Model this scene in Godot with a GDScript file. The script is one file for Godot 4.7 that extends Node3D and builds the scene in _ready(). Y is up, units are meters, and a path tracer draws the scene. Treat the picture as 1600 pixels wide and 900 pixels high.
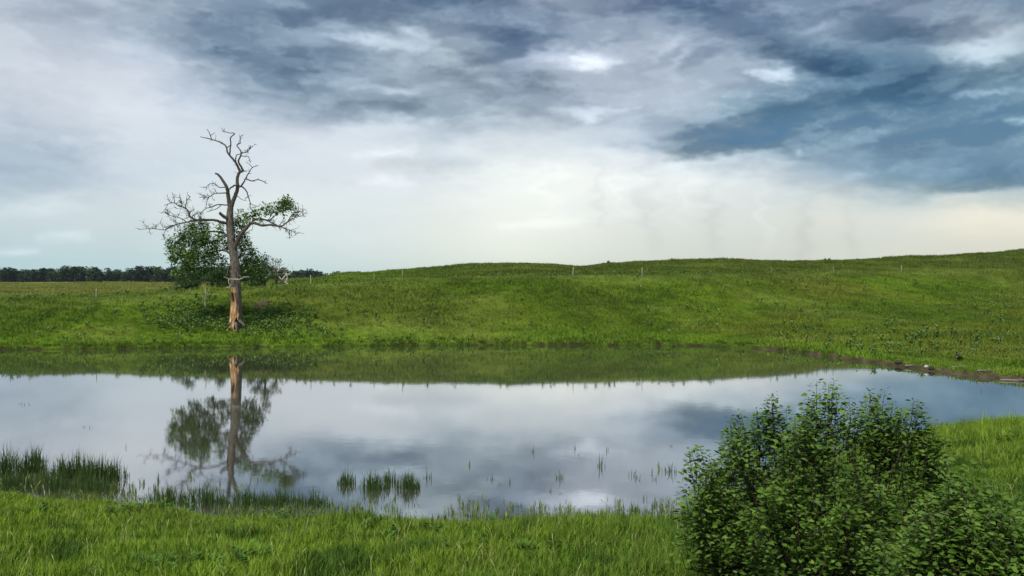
extends Node3D
# A prairie pond under a stormy sky: half-dead tree on the far bank, fenced green hills, rushes, a leafy bush close by.
# Camera 5 m above the water, looking along -z. FOC is the focal length in units of a 1600 x 900 frame, HOR the row of the horizon.

const FOC := 1256.0
const HOR := 440.0
const EYE := 5.0

var rng := RandomNumberGenerator.new()
var n_roll := FastNoiseLite.new()
var n_hump := FastNoiseLite.new()
var n_fine := FastNoiseLite.new()
var n_patch := FastNoiseLite.new()
var n_patch2 := FastNoiseLite.new()
var shore := PackedVector2Array()
var used := {}

# ------------------------------------------------------------------ sky
# rows of the frame every 55 px from 0 to 440, columns every 100 px; sRGB bytes of air and cloud
const SKY_ROWS := [
	[[174,183,199],[170,180,197],[160,172,191],[136,151,174],[116,134,160],[120,138,164],[110,127,155],[98,117,147],[112,127,154],[148,159,181],[112,127,156],[100,120,151],[128,143,170],[112,131,160],[130,145,170],[126,143,168],[118,137,163]],
	[[182,191,205],[176,185,201],[164,176,195],[136,152,176],[118,137,162],[126,143,168],[148,163,183],[148,162,182],[104,122,151],[138,152,177],[150,162,185],[128,144,170],[118,138,166],[136,154,178],[116,137,163],[150,164,183],[154,168,185]],
	[[188,196,209],[190,197,210],[188,196,210],[158,171,191],[130,148,172],[128,146,170],[146,162,182],[162,176,191],[140,154,178],[166,176,195],[166,177,195],[150,163,185],[150,166,187],[100,127,156],[94,123,152],[112,137,161],[116,141,163]],
	[[184,193,207],[192,200,212],[200,207,217],[184,194,209],[162,175,194],[150,165,185],[146,162,182],[152,167,186],[160,174,191],[160,172,191],[168,179,196],[160,175,194],[112,137,163],[98,127,155],[94,123,151],[92,121,151],[94,125,153]],
	[[172,184,200],[180,191,206],[194,203,214],[194,204,214],[194,203,214],[196,204,215],[196,205,215],[188,199,210],[196,205,213],[194,204,213],[172,185,202],[132,153,176],[118,143,168],[112,138,164],[108,135,162],[106,134,161],[108,136,162]],
	[[166,181,198],[174,188,203],[190,201,212],[196,207,216],[202,211,219],[204,212,219],[206,214,220],[208,216,221],[222,229,228],[224,229,228],[220,226,227],[208,217,221],[194,205,213],[164,181,196],[126,150,172],[110,137,162],[114,141,165]],
	[[190,204,211],[196,208,214],[200,211,215],[206,217,219],[210,220,221],[212,221,222],[214,223,223],[221,227,224],[229,233,228],[226,231,227],[220,225,222],[213,219,216],[209,215,212],[209,214,209],[204,211,208],[218,219,208],[222,221,208]],
	[[184,203,209],[188,206,211],[190,207,211],[197,212,215],[202,216,217],[204,217,217],[210,220,218],[216,224,217],[225,230,220],[218,224,214],[210,216,207],[205,211,205],[204,209,202],[206,210,201],[208,211,201],[210,211,198],[212,212,198]],
	[[172,200,206],[174,202,208],[176,203,208],[182,205,210],[186,207,210],[188,208,208],[192,208,205],[198,210,201],[202,212,201],[201,210,199],[198,207,198],[196,204,195],[198,204,195],[202,206,195],[204,207,195],[205,207,192],[206,206,191]],
]
# wisps of cloud: x0, y0, x1, y1, half width, change of tone
const WISPS := [
	[415,45,560,62,12,26],[520,58,640,70,10,34],[610,40,660,48,12,40],[560,100,690,92,14,18],[500,115,575,132,12,26],[590,135,650,148,10,34],
	[300,70,470,120,20,-20],[330,30,480,48,18,-16],[470,20,640,28,14,-22],[640,90,760,140,18,-26],[690,60,790,118,16,-24],[560,150,730,182,18,-16],
	[540,205,690,190,14,16],[610,255,740,262,16,-16],[560,240,640,235,10,18],[560,280,640,282,12,14],[700,230,760,226,14,12],
	[850,92,960,98,12,44],[800,100,870,78,9,24],[905,98,950,104,7,34],[800,32,850,48,9,34],[1015,85,1075,45,11,26],[1040,110,1085,75,12,22],
	[1185,122,1235,118,9,56],[1200,105,1260,112,10,22],[1255,52,1285,45,12,30],[1290,72,1345,70,9,20],[1150,148,1215,146,8,26],
	[1460,82,1600,78,12,48],[1500,95,1560,92,8,26],[1480,146,1600,143,5,40],[1545,60,1600,50,14,20],[1590,184,1600,186,6,60],
	[1150,60,1300,108,16,-22],[1180,90,1420,112,18,-26],[1340,50,1500,42,14,-22],[1050,238,1190,215,16,-34],[1080,222,1260,168,18,-20],
	[1300,160,1480,135,20,-14],[1400,215,1600,205,22,-10],[1290,250,1430,252,20,18],[1340,225,1400,198,14,22],[1270,180,1370,170,12,14],
	[1240,236,1250,236,6,34],[1060,262,1200,240,7,18],[1330,272,1370,265,10,22],[1430,268,1530,256,10,16],[1450,296,1600,284,10,-22],[1480,258,1600,268,16,-14],
	[880,175,990,170,10,28],[910,185,950,182,7,26],[800,130,900,140,14,-22],[800,170,880,185,12,-14],[960,60,1000,30,14,-16],[1010,15,1200,8,14,-16],
	[790,50,940,25,12,-14],[740,5,830,12,12,-22],[1180,215,1240,222,8,14],[930,240,1010,230,12,10],[790,352,905,348,9,12],
	[0,395,60,392,5,18],[60,372,130,368,8,14],[0,335,120,320,12,10],[0,225,160,250,26,-10],[150,60,250,100,26,8],[0,20,180,18,22,-8],[230,160,290,170,16,8],
	[1440,312,1600,298,7,22],[1180,275,1330,300,14,-10],[1100,262,1180,268,12,-6],[850,250,870,330,14,6],[925,250,940,350,9,-9],[965,260,975,330,8,6],[1010,255,1022,380,13,-9],[1070,262,1076,350,9,6],[1110,270,1120,390,12,-8],[1190,290,1196,390,10,6],[1250,310,1254,405,14,-9],[1330,330,1334,410,10,-6]
]

func sky_layout() -> Image:
	var rows := SKY_ROWS.size()
	var small := Image.create(17, rows, false, Image.FORMAT_RGBF)
	for j in rows:
		for i in 17:
			var c: Array = SKY_ROWS[j][i]
			small.set_pixel(i, j, Color(c[0] / 255.0, c[1] / 255.0, c[2] / 255.0))
	# cubic interpolation by hand, so that sample points stay on their columns and rows
	var out := Image.create(801, 221, false, Image.FORMAT_RGBF)
	for y in 221:
		var fy := y / 220.0 * (rows - 1)
		var j := mini(int(fy), rows - 2)
		var ty := fy - j
		var line := []
		for i in 17:
			line.append(small.get_pixel(i, maxi(j - 1, 0)).lerp(small.get_pixel(i, j), 1.0) if false else cub(small.get_pixel(i, maxi(j - 1, 0)), small.get_pixel(i, j), small.get_pixel(i, j + 1), small.get_pixel(i, mini(j + 2, rows - 1)), ty))
		for x in 801:
			var fx := x / 50.0
			var k := mini(int(fx), 15)
			out.set_pixel(x, y, cub(line[maxi(k - 1, 0)], line[k], line[k + 1], line[mini(k + 2, 16)], fx - k))
	for w in WISPS:
		var a := Vector2(w[0], w[1]) / 2.0
		var b := Vector2(w[2], w[3]) / 2.0
		var r: float = w[4] / 2.0
		var lo := Vector2(minf(a.x, b.x), minf(a.y, b.y)) - Vector2.ONE * r * 2.5
		var hi := Vector2(maxf(a.x, b.x), maxf(a.y, b.y)) + Vector2.ONE * r * 2.5
		for y in range(maxi(0, int(lo.y)), mini(220, int(hi.y)) + 1):
			for x in range(maxi(0, int(lo.x)), mini(800, int(hi.x)) + 1):
				var p := Vector2(x, y)
				var q := Geometry2D.get_closest_point_to_segment(p, a, b)
				var along := clampf((q - a).dot(b - a) / maxf((b - a).length_squared(), 0.01), 0, 1)
				var k: float = exp(-pow(p.distance_to(q) / r, 2.0)) * (1.0 - 0.45 * absf(along * 2.0 - 1.0)) * w[5] / 255.0
				var c := out.get_pixel(x, y)
				out.set_pixel(x, y, Color(c.r + k, c.g + k * 0.98, c.b + k * 0.9))
	return out

func cub(a: Color, b: Color, c: Color, d: Color, t: float) -> Color:
	return Color(cubic_interpolate(b.r, c.r, a.r, d.r, t), cubic_interpolate(b.g, c.g, a.g, d.g, t), cubic_interpolate(b.b, c.b, a.b, d.b, t))

func fold(v: float, a: float, b: float) -> float:
	return a + pingpong(v - a, b - a)

var sky_warp := FastNoiseLite.new()
var sky_fbm := FastNoiseLite.new()
var sky_big := FastNoiseLite.new()
var sky_least := 0.0

func sky_color(az: float, el: float, lay: Image) -> Color:
	var dir := Vector3(sin(az) * cos(el), sin(el), -cos(az) * cos(el))
	var a := fold(az, -PI / 4, PI / 4)
	var t := tan(minf(el, 1.35)) / maxf(cos(a), 0.1)
	var x := 800.0 + FOC * tan(a)
	var y := HOR - FOC * t
	var x0 := x
	var y0 := y
	# streaked noise: stretched sideways, flatter towards the horizon as a cloud deck is
	var s := 1.0 / (dir.y + 0.22)
	var q := Vector3(dir.x * s * 1.0, 0, dir.z * s * 1.6)
	var up := clampf(el / 0.12, 0, 1)
	var wx := (sky_warp.get_noise_3d(q.x * 9, q.z * 9, 1.0) * 42.0 + sky_warp.get_noise_3d(x * 0.035, y * 0.09, 4.0) * 20.0) * up
	var wy := (sky_warp.get_noise_3d(q.x * 9, q.z * 9, 7.0) * 15.0 + sky_warp.get_noise_3d(x * 0.035, y * 0.09, 9.0) * 7.0) * up
	var fx := sky_fbm.get_noise_3d(x * 0.10, y * 0.24, 12.0) * 15.0 * up
	var fy := sky_fbm.get_noise_3d(x * 0.10, y * 0.24, 17.0) * 8.0 * up
	x = fold(x + wx + fx, 0, 1600)
	y = y + wy + fy
	if y < 0.0:
		y = fold(y * 0.35, 0, 150)
	y = clampf(y, 0, 440)
	var px := x * 0.5
	var py := y * 0.5
	var ix := mini(int(px), 799)
	var iy := mini(int(py), 219)
	var c := lay.get_pixel(ix, iy).lerp(lay.get_pixel(ix + 1, iy), px - ix).lerp(lay.get_pixel(ix, iy + 1).lerp(lay.get_pixel(ix + 1, iy + 1), px - ix), py - iy)
	var lum := c.get_luminance()
	var busy := clampf((0.81 - lum) * 4.0, 0.0, 1.0) * clampf((el - 0.07) / 0.09, 0.0, 1.0)
	var tx := x0 + wx * 0.25
	var ty := y0 - 0.22 * x0 + 0.000135 * x0 * x0 + wy * 0.55
	var billow := smoothstep(-0.14, 0.20, sky_fbm.get_noise_3d(tx * 0.013, ty * 0.058, 3.0)) - 0.5
	var wisp := smoothstep(-0.1, 0.45, sky_fbm.get_noise_3d((tx + fx * 1.5) * 0.045, (ty + fy * 1.5) * 0.15, 31.0)) - 0.3
	var d := billow * 0.088 + wisp * 0.055 + sky_big.get_noise_3d(tx * 0.006, ty * 0.02, 0.0) * 0.05
	d *= 0.10 + 0.95 * busy
	d *= clampf(el / 0.10, 0.12, 1.0)
	var gloom := clampf((0.86 - lum) * 4.0, 0, 1)
	d += 0.038 * smoothstep(0.62, 0.78, lum) * smoothstep(0.06, 0.16, el)
	var out := Color(clampf(c.r + d - 0.012 * gloom, 0, 1), clampf(c.g + d * 0.99, 0, 1), clampf(c.b + d * 0.90 - 0.016 * gloom, 0, 1)).srgb_to_linear()
	# low cloud is never much darker than the deck above it
	var mean := (out.r + out.g + out.b) / 3.0
	if mean < sky_least:
		out = out * lerpf((sky_least * 0.86 + mean * 0.2) / mean, 1.0, smoothstep(0.172, 0.215, el))
	return out

func make_sky(gain: float) -> PanoramaSkyMaterial:
	sky_warp.seed = 5; sky_warp.frequency = 0.28; sky_warp.fractal_octaves = 4
	sky_fbm.seed = 11; sky_fbm.frequency = 0.32; sky_fbm.fractal_octaves = 5; sky_fbm.fractal_gain = 0.56
	sky_big.seed = 23; sky_big.frequency = 0.3; sky_big.fractal_octaves = 3
	var lay := sky_layout()
	var w := 4096
	var h := 2048
	var img := Image.create(w / 4, h / 4, false, Image.FORMAT_RGBF)
	for j in h / 4:
		var el := PI / 2 - (j + 0.5) / (h / 4.0) * PI
		if el < -0.03:
			img.fill_rect(Rect2i(0, j, w / 4, 1), Color(0.42, 0.44, 0.40) * gain)
			continue
		for i in w / 4:
			img.set_pixel(i, j, sky_color(wrapf((i + 0.5) / (w / 4.0) * TAU, -PI, PI), maxf(el, 0.0), lay) * gain)
	var deck := []
	for j in range(int(h / 4.0 * 70.0 / 180.0), int(h / 4.0 * 80.0 / 180.0)):
		for i in range(0, w / 4, 4):
			var c := img.get_pixel(i, j)
			deck.append((c.r + c.g + c.b) / 3.0 / gain)
	deck.sort()
	sky_least = 0.63 * deck[deck.size() / 2]
	for j in range(int(h / 4.0 * 77.0 / 180.0), h / 8 + 5):
		var el := PI / 2 - (j + 0.5) / (h / 4.0) * PI
		for i in w / 4:
			img.set_pixel(i, j, sky_color(wrapf((i + 0.5) / (w / 4.0) * TAU, -PI, PI), maxf(el, 0.0), lay) * gain)
	img.resize(w, h, Image.INTERPOLATE_BILINEAR)
	# the same function again, finer, over the low sky ahead
	for j in range(int(h * 0.365), h / 2 + 8):
		var el := PI / 2 - (j + 0.5) / h * PI
		for k in range(-440, 440):
			var az := (k + 0.5) / w * TAU
			img.set_pixel(posmod(k, w), j, sky_color(az, maxf(el, 0.0), lay) * gain)
	var m := PanoramaSkyMaterial.new()
	m.panorama = ImageTexture.create_from_image(img)
	return m

# ------------------------------------------------------------------ small helpers
func tag(o: Node, label: String, category := "", group := "", kind := "") -> Node:
	if label: o.set_meta("label", label)
	if category: o.set_meta("category", category)
	if group: o.set_meta("group", group)
	if kind: o.set_meta("kind", kind)
	return o

func numbered(called: String) -> String:
	used[called] = used.get(called, -1) + 1
	return called if used[called] == 0 else "%s_%03d" % [called, used[called]]

func thing(called: String, at: Vector3) -> Node3D:
	var o := Node3D.new()
	o.name = numbered(called)
	add_child(o)
	o.position = at
	return o

func obj(called: String, mesh: Mesh, mat: Material, parent: Node = self) -> MeshInstance3D:
	var o := MeshInstance3D.new()
	o.name = numbered(called) if parent == self else called
	o.mesh = mesh
	o.material_override = mat
	parent.add_child(o, true)
	return o

func commit(st: SurfaceTool, normals := true) -> ArrayMesh:
	if normals: st.generate_normals()
	return st.commit()

func begin() -> SurfaceTool:
	var st := SurfaceTool.new()
	st.begin(Mesh.PRIMITIVE_TRIANGLES)
	return st

func many(called: String, mesh: Mesh, mat: Material, places: Array, tints: PackedColorArray, parent: Node = self) -> MultiMeshInstance3D:
	var mm := MultiMesh.new()
	mm.transform_format = MultiMesh.TRANSFORM_3D
	mm.use_colors = true
	mm.mesh = mesh
	mm.instance_count = places.size()
	for i in places.size():
		mm.set_instance_transform(i, places[i])
		mm.set_instance_color(i, tints[i])
	var o := MultiMeshInstance3D.new()
	o.name = numbered(called) if parent == self else called
	o.multimesh = mm
	o.material_override = mat
	o.set_meta("kind", "stuff")
	parent.add_child(o, true)
	return o

func at(px: float, py: float, d: float) -> Vector3:
	return Vector3((px - 800.0) / FOC * d, EYE - (py - HOR) / FOC * d, -d)

func noise(s: int, f: float, oct := 3) -> FastNoiseLite:
	var n := FastNoiseLite.new()
	n.seed = s; n.frequency = f; n.fractal_octaves = oct
	return n

func noise_tex(s: int, f: float, ramp: Array, size := 512, oct := 5, normal := 0.0) -> NoiseTexture2D:
	var t := NoiseTexture2D.new()
	t.width = size; t.height = size; t.seamless = true
	t.noise = noise(s, f, oct)
	if normal > 0.0:
		t.as_normal_map = true; t.bump_strength = normal
	elif ramp.size():
		var g := Gradient.new()
		g.offsets = PackedFloat32Array(range(ramp.size()).map(func(i): return float(i) / (ramp.size() - 1)))
		g.colors = PackedColorArray(ramp)
		t.color_ramp = g
	return t

func lin(r: float, g: float, b: float) -> Color:
	return Color(r, g, b).linear_to_srgb()

func mat(color: Color, rough := 0.9, spec := 0.3) -> StandardMaterial3D:
	var m := StandardMaterial3D.new()
	m.albedo_color = color
	m.roughness = rough
	m.metallic_specular = spec
	return m

func leafy(rough: float, spec: float, through: Color) -> StandardMaterial3D:
	var m := mat(Color.WHITE, rough, spec)
	m.vertex_color_use_as_albedo = true
	m.backlight_enabled = true
	m.backlight = through
	m.cull_mode = BaseMaterial3D.CULL_DISABLED
	return m

# a tube through points with a radius at each
func tube(st: SurfaceTool, pts: PackedVector3Array, rad: PackedFloat32Array, sides := 6) -> void:
	var n := pts.size()
	if n < 2: return
	var dir := (pts[1] - pts[0]).normalized()
	var side := dir.cross(Vector3(0.31, 0.2, 0.93)).normalized()
	var rings := []
	for i in n:
		var t := (pts[mini(i + 1, n - 1)] - pts[maxi(i - 1, 0)]).normalized()
		if t.length() < 0.5: t = dir
		side = (side - t * side.dot(t)).normalized()
		var up := t.cross(side)
		var ring := PackedVector3Array()
		for k in sides:
			var a := TAU * k / sides
			ring.append(pts[i] + (side * cos(a) + up * sin(a)) * rad[i])
		rings.append(ring)
	for i in n - 1:
		for k in sides:
			var k2 := (k + 1) % sides
			quad(st, rings[i][k], rings[i][k2], rings[i + 1][k2], rings[i + 1][k])
	for k in sides:
		tri(st, pts[n - 1], rings[n - 1][k], rings[n - 1][(k + 1) % sides])

func tri(st: SurfaceTool, a: Vector3, b: Vector3, c: Vector3) -> void:
	st.add_vertex(a); st.add_vertex(c); st.add_vertex(b)

func quad(st: SurfaceTool, a: Vector3, b: Vector3, c: Vector3, d: Vector3) -> void:
	tri(st, a, b, c); tri(st, a, c, d)

# a smooth curve through control points, a little crooked
func curve(ctrl: PackedVector3Array, per := 4, crook := 0.0) -> PackedVector3Array:
	var out := PackedVector3Array()
	var n := ctrl.size()
	for i in n - 1:
		for k in per:
			var p := ctrl[i].cubic_interpolate(ctrl[i + 1], ctrl[maxi(i - 1, 0)], ctrl[mini(i + 2, n - 1)], float(k) / per)
			if crook > 0.0 and not (i == 0 and k == 0):
				p += Vector3(rng.randf_range(-1, 1), rng.randf_range(-1, 1), rng.randf_range(-1, 1)) * crook
			out.append(p)
	out.append(ctrl[n - 1])
	return out

func taper(n: int, r0: float, r1: float, power := 1.0) -> PackedFloat32Array:
	var out := PackedFloat32Array()
	for i in n:
		out.append(lerpf(r0, r1, pow(float(i) / maxi(n - 1, 1), power)))
	return out

# ------------------------------------------------------------------ terrain
# pond outline: x, distance ahead
const NEAR_SHORE := [[-70,33],[-52,24],[-34,21.5],[-20,20.0],[-12.7,19.1],[-9.2,18.0],[-5.7,16.8],[-2.2,16.4],[0.5,16.5],[2.8,16.6],[4.4,17.2],[6.2,19.6],[8.2,21.6],[10.6,24.2],[14.2,26.8],[16.4,27.8],[18.8,29.0],[25,31],[31,34.5]]
# far side by image column: column, shore distance, crest distance, crest row, ridge distance, ridge row, profile (0 convex .. 1 hollow)
const FAR := [
	[-700,54.0,66,474,110,458,0.0],[-200,57.0,71,471,110,456,0.0],[0,58.7,73,468,112,455,0.0],[150,59.6,75,465,120,453,0.0],[300,60.6,78,454,130,448,0.0],[430,61.4,79,449,125,441,0.0],[486,61.6,79,446,125,437,0.0],
	[545,62.2,80,441,130,426,0.0],[630,62.8,81,436,140,424,0.0],[700,63.0,82,434,145,418,0.0],[750,63.1,83,432,150,413.5,0.0],[800,63.1,83,431,150,412.5,0.0],[900,63.0,84,431,150,415,0.0],[960,63.0,85,431,145,410,0.05],[1000,62.8,85,431,140,406.5,0.1],[1100,62.0,87,429,140,406.5,0.2],
	[1180,60.0,92,428,142,409.5,0.35],[1250,56.6,97,427,145,410,0.5],[1300,53.2,101,427,145,408,0.65],[1350,49.8,104,426,146,406,0.75],[1450,44.9,112,420,150,403,0.9],[1550,41.6,114,421,158,395,1.0],[1600,40.2,114,424,160,392,1.0],[1800,37.0,112,428,165,384,1.0],[2600,34.0,112,428,165,380,1.0]
]

func far_row(px: float) -> PackedFloat32Array:
	var i := 0
	while i < FAR.size() - 2 and px > FAR[i + 1][0]:
		i += 1
	var t := clampf((px - FAR[i][0]) / (FAR[i + 1][0] - FAR[i][0]), 0, 1)
	t = lerpf(t, t * t * (3 - 2 * t), 0.6)
	var out := PackedFloat32Array()
	for k in range(1, 7):
		out.append(lerpf(FAR[i][k], FAR[i + 1][k], t))
	return out

func make_shore() -> void:
	for p in NEAR_SHORE:
		shore.append(Vector2(p[0], p[1]))
	var cols := [1800, 1600, 1550, 1500, 1450, 1400, 1350, 1300, 1250, 1180, 1100, 1000, 900, 700, 545, 430, 300, 150, 0, -200, -400, -700]
	for c in cols:
		var d: float = far_row(c)[0]
		shore.append(Vector2((c - 800.0) / FOC * d, d))

func shore_distance(x: float, d: float) -> float:
	var p := Vector2(x, d)
	var best := 1e9
	var n := shore.size()
	for i in n:
		best = minf(best, Geometry2D.get_closest_point_to_segment(p, shore[i], shore[(i + 1) % n]).distance_squared_to(p))
	best = sqrt(best)
	return -best if Geometry2D.is_point_in_polygon(p, shore) else best

func height(x: float, d: float) -> float:
	return ground(x, d).x

# height, distance from the shore line
func ground(x: float, d: float) -> Vector2:
	var sd := 50.0
	if d > -15.0 and d < 68.0 and absf(x) < 85.0:
		sd = shore_distance(x, d)
	sd += n_fine.get_noise_2d(x * 0.9, d * 0.9) * 0.5
	if sd < 0.0:
		return Vector2(maxf(sd * 0.3, -1.4), sd)
	var near := 0.10 * (1.0 - exp(-sd / 0.35)) + 3.6 * (1.0 - exp(-sd * 0.052))
	var far := 3.0
	if d > 25.0:
		var r := far_row(800.0 + x / d * FOC)
		var crest := EYE - (r[2] - HOR) / FOC * r[1]
		var ridge := EYE - (r[4] - HOR) / FOC * r[3]
		var s0 := r[0] + 1.0
		if d < r[1]:
			var u := clampf((d - s0) / (r[1] - s0), 0, 1)
			var convex := 0.5 * u + 0.5 * u * u * (3 - 2 * u)
			convex = lerpf(convex, u * (2 - u), 0.12)
			far = 0.22 + (crest - 0.22) * lerpf(convex, pow(u, 2.3) * (1.0 + 0.18 * u * (1 - u)), r[5])
		elif d < r[3]:
			var u := (d - r[1]) / (r[3] - r[1])
			far = lerpf(crest, ridge, u * u * (3 - 2 * u)) - sin(u * PI) * 0.55
		else:
			var away := 3.9 if x < 0.0 else 3.9
			far = lerpf(ridge, away, smoothstep(r[3], r[3] + 160.0, d))
			if d > 300.0:
				far += smoothstep(300, 640, d) * 0.75
		far += n_roll.get_noise_2d(x, d) * 1.15 * smoothstep(72, 130, d) * (1.0 - smoothstep(300, 600, d) * 0.7)
	var w := smoothstep(30.0, 42.0, d)
	var h := lerpf(near, far, w)
	h = minf(h, sd * (0.95 if d > 50.0 else 0.42) + 0.015)
	h += (n_hump.get_noise_2d(x, d) * 0.16 + n_fine.get_noise_2d(x * 1.7, d * 1.7) * 0.05) * clampf(sd / 2.5, 0, 1)
	return Vector2(maxf(h, 0.012), sd)

# how bare the soil is, 0 to 1
func mud(x: float, d: float, sd: float) -> float:
	var m := 0.0
	var px := 800.0 + x / maxf(d, 1.0) * FOC
	if d > 32.0 and d < 66.0:
		var wide := lerpf(0.28 + 0.5 * n_patch2.get_noise_2d(x * 10, 5.0), 0.55, smoothstep(1120, 1520, px))
		m = 1.0 - smoothstep(wide * 0.6, wide * 1.25, sd + n_fine.get_noise_2d(x * 3, d * 3) * 0.7 * wide)
	elif d < 32.0:
		m = (1.0 - smoothstep(0.1, 0.4, sd)) * 0.7
	var bare := Vector2((x + 22.4) / 0.95, (d - 72.0) / 1.5).length() + n_fine.get_noise_2d(x * 4, d * 4) * 0.5
	m = maxf(m, 1.0 - smoothstep(0.75, 1.05, bare))
	return clampf(m, 0, 1)

# colour of the turf at a place: yellow-green to deep green in patches, olive where grazed
func turf(x: float, d: float) -> Color:
	var p := n_patch.get_noise_2d(x, d)
	var q := n_patch2.get_noise_2d(x, d)
	var lush := Color(0.142, 0.238, 0.018)
	var deep := Color(0.062, 0.135, 0.012)
	var olive := Color(0.128, 0.150, 0.018)
	var straw := Color(0.205, 0.225, 0.055)
	var c := deep.lerp(lush, smoothstep(-0.35, 0.35, p))
	if d > 35.0:
		var r := far_row(800.0 + x / d * FOC)
		c = Color(0.078, 0.142, 0.012).lerp(Color(0.116, 0.192, 0.015), smoothstep(-0.3, 0.3, p))
		var right := smoothstep(-8, 30, x) * 0.6 + 0.15
		c = c.lerp(olive, clampf(right * smoothstep(-0.3, 0.35, q) + 0.1 * p, 0, 1))
		# lush wet strip along the shore, dry pale grass along the crest and over the far fields
		c = c.lerp(Color(0.125, 0.225, 0.016), 0.75 * (1.0 - smoothstep(2.5, 6.0 + 3.0 * q, d - r[0])))
		c = c.lerp(straw, 0.22 * smoothstep(0.1, 0.5, q))
		c = c.lerp(Color(0.165, 0.215, 0.048), 0.55 * smoothstep(-4.5, -0.5, d - r[1] + 4.0 * p) * (1.0 - smoothstep(3, 8, d - r[1])))
		c = c.lerp(Color(0.066, 0.098, 0.016), 0.7 * smoothstep(5, 12, d - r[1]) * smoothstep(-24, -6, x))
		c = c.lerp(Color(0.215, 0.220, 0.058), 0.9 * smoothstep(80, 120, d) * smoothstep(-18, -36, x + d * 0.08))
		c = c.lerp(Color(0.052, 0.098, 0.012), 0.42 * smoothstep(0.12, 0.34, n_patch.get_noise_2d(x * 1.6 + 500, d * 2.6)))
		c = c.lerp(Color(0.165, 0.205, 0.040), 0.45 * smoothstep(0.16, 0.36, n_patch.get_noise_2d(x * 1.1 - 700, d * 2.8)))
		var clump := n_hump.get_noise_2d(x * 2.2 + 300, d * 3.4) + 0.5 * n_fine.get_noise_2d(x * 1.3, d * 2.2)
		c = c * (1.0 + 0.38 * clump)
	else:
		c = c.lerp(Color(0.195, 0.252, 0.024), 0.6 * smoothstep(-0.05, 0.4, q))
	return Color(maxf(c.r, 0.02), maxf(c.g, 0.04), maxf(c.b, 0.004))

func make_terrain(m: Material) -> void:
	var rad := []
	for i in range(0, 8): rad.append(0.6 + i)
	var r := 8.0
	while r < 3200.0:
		rad.append(r)
		r += 0.3 if r < 32.0 else 0.55 if r < 120.0 else r * 0.035
	var ang := []
	var a := -42.0
	while a <= 42.0:
		ang.append(a); a += 0.3
	a = 46.0
	while a < 317.0:
		ang.append(a); a += 5.0
	var cols := ang.size()
	var pos := PackedVector3Array()
	var col := PackedColorArray()
	for ri in rad.size():
		for ai in cols:
			var t := deg_to_rad(ang[ai])
			var x: float = rad[ri] * sin(t)
			var d: float = rad[ri] * cos(t)
			var g := ground(x, d)
			pos.append(Vector3(x, g.x, -d))
			var k := mud(x, d, g.y)
			var c := turf(x, d) * 0.8
			var soil := Color(0.105, 0.088, 0.058).lerp(Color(0.038, 0.034, 0.020), clampf(0.5 + n_fine.get_noise_2d(x * 5, d * 5), 0, 1))
			soil = soil.lerp(Color(0.034, 0.036, 0.014), 1.0 - smoothstep(1050, 1300, 800.0 + x / maxf(d, 1.0) * FOC) if d > 55.0 and d < 66.0 else 0.0)
			c = c.lerp(soil, k)
			c.a = 1.0
			col.append(c)
	var nor := PackedVector3Array()
	nor.resize(pos.size())
	var idx := PackedInt32Array()
	for ri in rad.size():
		for ai in cols:
			var i := ri * cols + ai
			var e := pos[ri * cols + (ai + 1) % cols] - pos[ri * cols + (ai + cols - 1) % cols]
			var f := pos[mini(ri + 1, rad.size() - 1) * cols + ai] - pos[maxi(ri - 1, 0) * cols + ai]
			var nn := e.cross(f).normalized()
			nor[i] = nn if nn.y > 0 else -nn
			if ri < rad.size() - 1:
				var b := ri * cols + (ai + 1) % cols
				idx.append_array([i, i + cols, b, b, i + cols, b + cols])
	var arr := []
	arr.resize(Mesh.ARRAY_MAX)
	arr[Mesh.ARRAY_VERTEX] = pos; arr[Mesh.ARRAY_NORMAL] = nor; arr[Mesh.ARRAY_COLOR] = col; arr[Mesh.ARRAY_INDEX] = idx
	var am := ArrayMesh.new()
	am.add_surface_from_arrays(Mesh.PRIMITIVE_TRIANGLES, arr)
	tag(obj("ground", am, m), "rolling green pasture round the pond", "", "", "structure")

# ------------------------------------------------------------------ grass
func blade(st: SurfaceTool, root: Vector3, az: float, lean: float, length: float, width: float) -> void:
	var out := Vector3(cos(az), 0, sin(az))
	var side := Vector3(-sin(az), 0, cos(az)) * width * 0.5
	var m := root + Vector3.UP * length * 0.55 + out * length * lean * 0.3
	var tip := root + Vector3.UP * length * (1.0 - lean * 0.28) + out * length * lean
	quad(st, root - side, root + side, m + side * 0.8, m - side * 0.8)
	tri(st, m - side * 0.8, m + side * 0.8, tip)

func tuft(s: int, blades: int, spread: float, length: float, width: float, lean: float) -> ArrayMesh:
	var r := RandomNumberGenerator.new()
	r.seed = s
	var st := begin()
	for i in blades:
		var a := r.randf() * TAU
		var q := sqrt(r.randf()) * spread
		blade(st, Vector3(cos(a) * q, -0.02, sin(a) * q), r.randf() * TAU, lean * r.randf_range(0.2, 1.3), length * r.randf_range(0.5, 1.15), width * r.randf_range(0.6, 1.3))
	return commit(st)

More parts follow.
